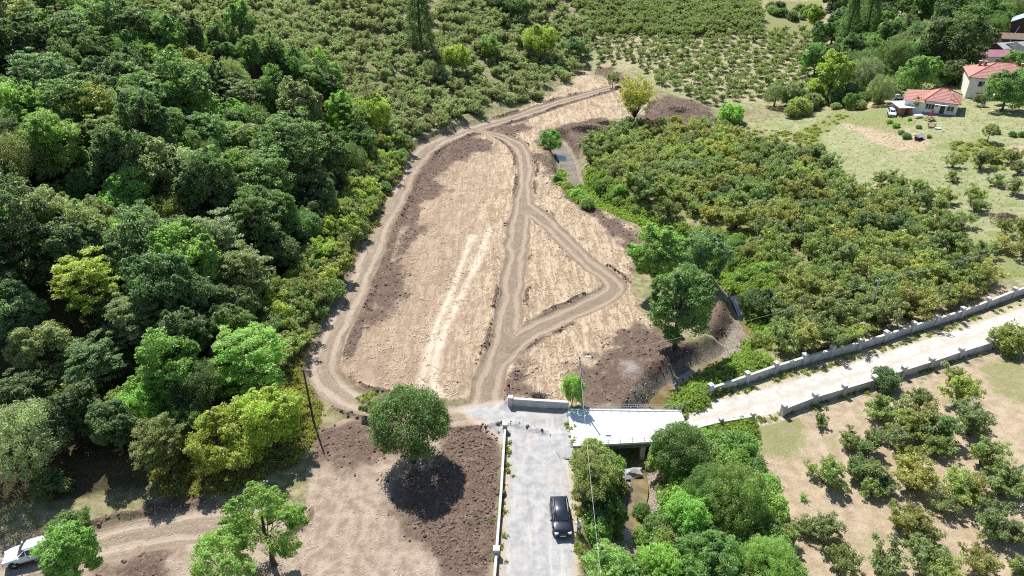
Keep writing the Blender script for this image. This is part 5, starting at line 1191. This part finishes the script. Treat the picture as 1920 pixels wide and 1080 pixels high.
fill(WOOD, 3000, (3.2, 5.5), ['round', 'tall', 'round', 'willow'], [DK, GN, GN, GG, BG, DK], lambda x, y, ci, kd: f'{["dark", "green", "deep green", "greyish", "bluish dark", "shaded dark"][ci]} {dict(round="rounded", tall="tall", willow="feathery")[kd]} tree in the wood behind the houses, {band(px(x, y, 5)[0], [(1600, "far left"), (1680, "left"), (1760, "middle"), (1840, "right"), (9999, "far right")])} {band(px(x, y, 5)[1], [(30, "back"), (80, "middle"), (999, "front")])}', 'trees of the wood behind the houses', .42, limit=120, seed=12)
BANKS = [G([(1100,860),(1125,852),(1165,875),(1175,930),(1150,1000),(1120,1120),(1112,1120),(1122,1020),(1112,950)]), G([(1240,850),(1330,830),(1410,860),(1440,960),(1490,1120),(1200,1120),(1230,1010),(1245,930)])]
SLAB = ['vivid green', 'green', 'light green', 'olive']
for k, P in enumerate(BANKS):
    fill(P, 500, (1.0, 2.0), ['shrub'], [VG, GN, LG, OL], lambda x, y, ci, kd, k=k: f'{SLAB[ci]} shrub in the thicket on the {"road" if k == 0 else "orchard"} side of the stream, {band(px(x, y)[1], [(900, "bridge end"), (960, "upper middle"), (1020, "lower middle"), (9999, "bottom end")])}', 'shrubs of the stream thicket', .36, limit=80, seed=20 + k, name='thicket_shrub')
STRB = [G([(1300,425),(1385,455),(1405,520),(1380,525),(1330,480)]), G([(1085,330),(1110,320),(1190,375),(1290,420),(1280,436),(1200,408),(1120,380),(1090,362)]), G([(1390,470),(1440,480),(1470,560),(1440,640),(1400,660),(1420,600),(1400,540)]), G([(1050,300),(1060,330),(1110,385),(1100,392),(1045,340)])]
for k, P in enumerate(STRB):
    fill(P, 400, (.7, 1.5), ['shrub'], [VG, GN, LG, OL], lambda x, y, ci, kd, k=k: f'{SLAB[ci]} bank shrub along the {["tree shaded", "upper right", "lower right", "upper left"][k]} side of the open stream, {band(px(x, y)[1], [(370, "far end"), (420, "middle"), (520, "near end"), (9999, "nearest end")])}', 'shrubs on the stream banks', .45, limit=[16, 40, 26, 10][k], seed=30 + k, name='bank_shrub')
fill(G([(1480,225),(1540,200),(1600,212),(1690,175),(1700,160),(1790,150),(1740,140),(1560,165),(1470,190)]), 900, (1.2, 2.4), ['shrub', 'shrub', 'round'], [GG, GN, OL, SV], lambda x, y, ci, kd: f'{["grey green", "green", "olive", "silvery"][ci]} {"small tree" if kd == "round" else "shrub"} in the thicket left of the small house', 'shrubs of the thicket left of the small house', .35, limit=60, seed=36)
fill(G([(1440,14),(1535,8),(1535,34),(1450,48)]), 500, (1.0, 2.2), ['shrub'], [GN, OL, DK], lambda x, y, ci, kd: f'{["green", "olive", "dark"][ci]} shrub in the brush band on the pale top meadow, {band(px(x, y)[0], [(1465, "left"), (1490, "left middle"), (1512, "right middle"), (9999, "right")])} end', 'shrubs of the brush band on the top meadow', .4, limit=22, seed=38, name='meadow_shrub')
# hazels: the near ones one by one
HCOL = [(.104, .147, .048), (.138, .175, .050), (.078, .124, .048), (.152, .165, .054), (.108, .147, .070)]; HT = ['olive', 'yellowish', 'darker green', 'browning', 'greyish green']
ORD = ['first', 'second', 'third', 'fourth', 'fifth', 'sixth', 'seventh', 'eighth', 'ninth', 'tenth', 'eleventh', 'twelfth']
BARE = [(1657,763,31),(1723,750,25),(1803,736,34),(1827,790,36),(1732,782,34),(1703,797,30),(1773,808,32),(1680,820,28),(1593,823,20),(1630,830,28),(1850,850,32),(1553,882,33),(1607,880,25),(1636,886,27),(1707,855,30),(1717,890,38),(1637,915,20),(1800,912,35),(1773,942,24),(1832,915,27),(1885,903,34),(1917,905,24),(1867,978,35),(1908,997,24),(1712,982,38),(1688,970,24),(1742,1010,24),(1547,990,35),(1513,987,22),(1473,1003,27),(1580,1055,35),(1667,1048,40),(1732,1042,38),(1768,1060,30),(1837,1048,32),(1912,1062,22),(1790,700,20),(1757,830,26),(1660,905,22)]
rows_ = [(0, 775, 'row nearest the lane wall'), (775, 835, 'second row from the lane wall'), (835, 900, 'third row from the lane wall'), (900, 960, 'fourth row from the lane wall'), (960, 1030, 'second last row of the bare orchard'), (1030, 1200, 'front row at the bottom edge')]
for lo, hi, rn in rows_:
    for k, (u, v, r) in enumerate(sorted(b for b in BARE if lo <= b[1] < hi)):
        c = (k * 2 + lo) % 5; tree_at(u, v, r * .98, 'hazel', HCOL[c], f'{HT[c]} hazel bush, {ORD[k]} from left in the {rn}', 'hazel bushes on bare ground at lower right')
for i, (u, v, r) in enumerate([(1790,300,14),(1842,300,18),(1900,292,16),(1830,362,18),(1765,402,14),(1787,330,11),(1870,335,14),(1905,350,16),(1690,345,16),(1665,355,14),(1720,350,16),(1740,370,15),(1915,310,16),(1862,290,14)]):
    c = (i * 2) % 5; tree_at(u, v, r, 'hazel', HCOL[c], f'{HT[c]} hazel bush scattered on the grass slope below the houses', 'hazel bushes scattered on the grass slope')
ORCH = G([(1095,275),(1185,243),(1300,245),(1400,240),(1505,250),(1530,300),(1575,355),(1640,385),(1740,440),(1800,480),(1890,535),(1800,575),(1650,625),(1500,672),(1410,650),(1455,600),(1475,560),(1430,470),(1330,425),(1280,412),(1180,372),(1110,325)])
def orch_label(x, y, ci, kd):
    u, v = px(x, y, 1); a = 'far end' if v < 290 else 'upper part' if v < 370 else 'middle part' if v < 470 else 'lower part' if v < 560 else 'wall end'; m = 1300 + (v - 290) * .75; zone = a + (', at the stream' if u < m - 130 else ', stream side' if u < m - 40 else ', at the grass slope' if u > m + 150 else ', grass slope side' if u > m + 50 else ', centre')
    return f'{HT[ci]} hazel bush in the dense orchard, {zone}'
fill(ORCH, 0, (1.85, 2.5), ['hazel'], HCOL, orch_label, 'hazel bushes of the dense orchard', .27, rows=(3.7, .4, .75), limit=240, seed=41)
SPARSE = G([(1640,345),(1760,345),(1925,405),(1925,545),(1880,535),(1790,460),(1660,392)])
fill(SPARSE, 0, (1.3, 2.0), ['hazel'], HCOL, lambda x, y, ci, kd: f'{HT[ci]} hazel bush in the thin orchard strip at the right edge', 'hazel bushes of the thin strip', .42, rows=(4.6, .5, 1.1), limit=50, seed=42, avoid=lambda x, y: (lambda q: (q[0] - 1885) ** 2 / 45 ** 2 + (q[1] - 408) ** 2 / 30 ** 2 < 1)(px(x, y)))
EDGE = G([(690,300),(768,268),(752,330),(705,420),(645,520),(592,620),(562,690),(480,740),(430,650),(520,560),(600,460),(640,380)])
fill(EDGE, 700, (1.3, 2.1), ['hazel', 'hazel', 'shrub'], [OL, HZ, YG, GN], lambda x, y, ci, kd: f'{["olive", "dull green", "yellowish", "green"][ci]} bush between forest and dirt track, {band(px(x, y)[1], [(400, "far stretch"), (480, "second stretch"), (560, "third stretch"), (640, "fourth stretch"), (9999, "near stretch")])}, {"beside the track" if line_near(np.array([x]), np.array([y]), T_A)[0][0] < 5.5 else "upper side"}', 'bushes on the bank along the dirt track', .42, limit=150, seed=43)
# the rest of the hazels, too many to tell apart: hillside scrub and the far orchard
def bush_protos(kinds): return [PROTO[k][2] for k in kinds]
SCRUB = G([(200,-25),(240,20),(430,85),(620,165),(700,300),(770,262),(900,218),(1010,190),(1095,135),(1110,60),(1060,-25)])
s1 = fill(SCRUB, 7000, (1.1, 2.3), None, None, None, None, .36, seed=51)
TOPO = G([(1060,-25),(1105,60),(1110,125),(1195,122),(1240,165),(1340,200),(1440,190),(1520,168),(1540,108),(1600,72),(1480,58),(1425,40),(1400,-25)])
s2 = fill(TOPO, 0, (1.0, 1.6), None, None, None, None, .33, rows=(4.0, .55, .5), seed=52, avoid=lambda x, y: (lambda q: q[1] < 60)(px(x, y)))
TOPD = G([(1060,-28),(1105,60),(1300,70),(1430,60),(1420,20),(1400,-28)])
s2 += fill(TOPD, 2500, (1.2, 2.0), None, None, None, None, .46, seed=53)
hp = bush_protos([('hazel', i) for i in range(5)])
def bush_scatter(name, spots, col, prot, k, seed):
    rg = np.random.default_rng(seed); P = np.array([(x, y, surf(x, y) - .05) for x, y, R in spots]); S = np.array([R for _, _, R in spots]) / k
    return scatter(name, M_SCRUB if 'scrub' in name else M_HAZEL, prot, P, S, rg.random(len(P)) * 6.28, col)
bush_scatter('hillside_scrub', s1[::1], (.130, .165, .080), hp + bush_protos([('shrub', 0), ('shrub', 1)]), 1.7, 1)
bush_scatter('far_orchard_bushes', s2, (.112, .148, .062), hp, 1.75, 2)
fill(P_FOREST, 1200, (1.2, 2.6), ['shrub', 'shrub', 'layer'], [GN, OL, DK, BR], lambda x, y, ci, kd: f'{["green", "olive", "dark", "fresh green"][ci]} undergrowth {"shrub" if kd == "shrub" else "young tree"} in the {band(px(x, y)[1], [(150, "top"), (300, "upper"), (450, "middle"), (600, "lower"), (9999, "front")])} {band(px(x, y)[0], [(150, "left"), (350, "central"), (9999, "right")])} part of the hillside forest', 'undergrowth of the hillside forest', .50, limit=160, seed=37)
# low growth
def pts_in(poly, n, seed, cond=None):
    rg = np.random.default_rng(seed); x0, y0 = poly.min(0); x1, y1 = poly.max(0); X = rg.uniform(x0, x1, n); Y = rg.uniform(y0, y1, n); m = poly_sd(X, Y, poly) > 0
    X, Y = X[m], Y[m]
    if cond is not None: _, Mm = field(X, Y); k = cond(X, Y, Mm); X, Y = X[k], Y[k]
    return np.array([(x, y, surf(x, y)) for x, y in zip(X, Y)])
wp = bush_protos([('weed', 0), ('weed', 1)])
def weeds(name, P, col, s0, s1_, seed):
    rg = np.random.default_rng(seed); return scatter(name, M_LEAF, wp, P, rg.uniform(s0, s1_, len(P)), rg.random(len(P)) * 6.28, col)
W1 = np.vstack([pts_in(p, n, 60 + i) for i, (p, n) in enumerate([(P_GREEN[0], 900), (STRB[0], 500), (STRB[1], 1200), (STRB[2], 900), (STRB[3], 300), (G([(1340,812),(1405,800),(1402,825),(1345,840)]), 160)])])
weeds('green_weeds', W1, (.125, .18, .048), .7, 1.3, 1)
W2 = np.vstack([pts_in(P_GREEN[9], 900, 71), pts_in(EDGE, 1500, 72), pts_in(G([(555,700),(600,760),(600,800),(560,800)]), 150, 73), pts_in(P_GREEN[8], 300, 74)])
weeds('bank_grass', W2, (.17, .17, .065), .25, .6, 2)
W3 = np.vstack([pts_in(ORCH, 1500, 75), pts_in(P_GREEN[1], 500, 76), pts_in(P_GREEN[2], 90, 77)])
weeds('orchard_weeds', W3, (.16, .18, .06), .35, .7, 3)
# verge tufts along lane and road
def along(line, off, n, seed):
    rg = np.random.default_rng(seed); out = []
    for _ in range(n):
        i = rg.integers(0, len(line) - 1); t = rg.random(); p = line[i] + (line[i + 1] - line[i]) * t; d = line[i + 1] - line[i]; d = d / np.linalg.norm(d); q = p + np.array([-d[1], d[0]]) * (off + rg.normal() * .3); out.append((q[0], q[1], surf(*q)))
    return np.array(out)
weeds('verge_grass', np.vstack([along(LANE, 2.75, 130, 1), along(LANE, -2.7, 90, 2), along(ROAD, 3.6, 40, 3), along(ROAD, -3.8, 60, 4)]), (.15, .175, .06), .14, .34, 4)
weeds('short_grass', np.vstack([pts_in(P_GRASS, 9000, 91), pts_in(P_UPPER, 4000, 93)]), (.20, .225, .10), .05, .15, 6)
# clods, stones, stubble
def rock(seed, sq=.7):
    rg = np.random.default_rng(seed); V = np.array([(0,0,1),(.894,0,.447),(.276,.851,.447),(-.724,.526,.447),(-.724,-.526,.447),(.276,-.851,.447),(.724,.526,-.447),(-.276,.851,-.447),(-.894,0,-.447),(-.276,-.851,-.447),(.724,-.526,-.447),(0,0,-1)])
    F = np.array([(0,1,2),(0,2,3),(0,3,4),(0,4,5),(0,5,1),(1,6,2),(2,7,3),(3,8,4),(4,9,5),(5,10,1),(6,7,2),(7,8,3),(8,9,4),(9,10,5),(10,6,1),(11,7,6),(11,8,7),(11,9,8),(11,10,9),(11,6,10)])
    V = V * (1 + rg.normal(size=(12, 1)) * .2) * np.array([1, rg.uniform(.65, .95), sq]); return V, F, np.full(12, rg.random()), np.full(12, rg.random())
def earth_material(name, col, var=.4):
    m, nt, out = newmat(name); g = NG(nt); oi = g.n('ShaderNodeObjectInfo'); h = g.n('ShaderNodeHueSaturation'); h.inputs['Color'].default_value = (*col, 1)
    g.l(g.math('ADD', 1 - var, g.math('MULTIPLY', oi.outputs['Random'], 2 * var)), h.inputs['Value']); p = g.n('ShaderNodeBsdfPrincipled'); p.inputs['Roughness'].default_value = .95; p.inputs['Specular IOR Level'].default_value = .15
    g.l(h.outputs[0], p.inputs['Base Color']); g.l(p.outputs[0], out.inputs[0]); return m
M_CLOD = earth_material('soil_clod', (.15, .105, .08), .5); M_STONE = earth_material('field_stone', (.42, .37, .32), .35); M_STRAW = earth_material('straw', (.46, .36, .25), .3)
rocks = [rock(i) for i in range(4)]
allp = np.array([(-40, 34), (45, 34), (70, 250), (-40, 250)], float)
def clumps(name, mat, P, s0, s1_, seed, prot=rocks, tilt=.4):
    rg = np.random.default_rng(seed); S = s0 + (s1_ - s0) * rg.random(len(P)) ** 2.5; return scatter(name, mat, prot, P, S, rg.random(len(P)) * 6.28, None, tilt=tilt)
PC = pts_in(allp, 60000, 81, lambda X, Y, M: (M['soil'] + (fbm(X, Y, 5) - .5) > .5) & (M['track'] < .45) & (M['gravel'] < .4) & (M['bed'] < .6) & (M['ash'] < .25))
clumps('soil_clods', M_CLOD, PC, .05, .26, 1)
PD = pts_in(SOILS[0], 3500, 89)
clumps('tilled_clods', M_CLOD, PD, .025, .16, 5)
PB = pts_in(allp, 60000, 82, lambda X, Y, M: (M['berm'] > .25))
clumps('windrow_clods', M_CLOD, PB, .07, .30, 2)
PS = np.vstack([along(STREAM[NEAR_:], 0.0, 500, 95), along(STREAM[NEAR_:], 1.6, 500, 96), along(STREAM[NEAR_:], -1.6, 500, 97), pts_in(P_BARE, 5000, 83, lambda X, Y, M: (M['gravel'] < .4) & (M['soil'] < .4)), pts_in(P_BED, 500, 84), pts_in(G([(1185,880),(1260,880),(1245,960),(1200,1060),(1140,1060),(1180,960)]), 1200, 85), pts_in(allp, 14000, 86, lambda X, Y, M: (M['bed'] > .4) & (M['bed'] < .98)), along(T_E, 2.6, 200, 87)])
clumps('field_stones', M_STONE, PS, .02, .11, 3)
bl = np.random.default_rng(4)
def straw_wisp(seed):
    rg = np.random.default_rng(seed); V = []; F = []
    for i in range(7):
        p = rg.normal(size=3) * np.array([.18, .18, .0]); d = rg.normal(size=3) * np.array([.2, .32, .05]); n = np.array([-d[1], d[0], .02]); n = n / np.linalg.norm(n) * .022; o = len(V); V += [p - n, p + n, p + d + n + [0, 0, .05], p + d - n + [0, 0, .05]]; F.append((o, o + 1, o + 2, o + 3))
    V = np.array(V); V[:, 2] += .05; return V, np.array(F), np.full(len(V), .5), np.full(len(V), .5)
PW = pts_in(P_FIELD, 18000, 88, lambda X, Y, M: (M['straw'] > .6) & (M['soil'] < .5) & (M['track'] < .4) & (fbm(X / 1.5, Y / 4, 9) > .42))
clumps('straw_litter', M_STRAW, PW, .6, 1.5, 4, [straw_wisp(i) for i in range(4)], .0)

# names that point: look-alikes with one label are told apart by their order from the left
by = {}
for o in list(SC.objects):
    if o.parent is None and o.get('label') and o.get('group'): by.setdefault(o['label'], []).append(o)
ORDN = ['leftmost', 'second from left', 'third from left', 'fourth from left', 'fifth from left', 'sixth from left', 'seventh from left', 'eighth from left']
for lab, os_ in by.items():
    if 1 < len(os_) <= 8:
        os_.sort(key=lambda o: px(o.location.x, o.location.y)[0])
        for k, o in enumerate(os_):
            pre = 'rightmost' if k == len(os_) - 1 else ORDN[k]
            o['label'] = f'{pre} {lab}' if len(f'{pre} {lab}'.split()) <= 16 else lab
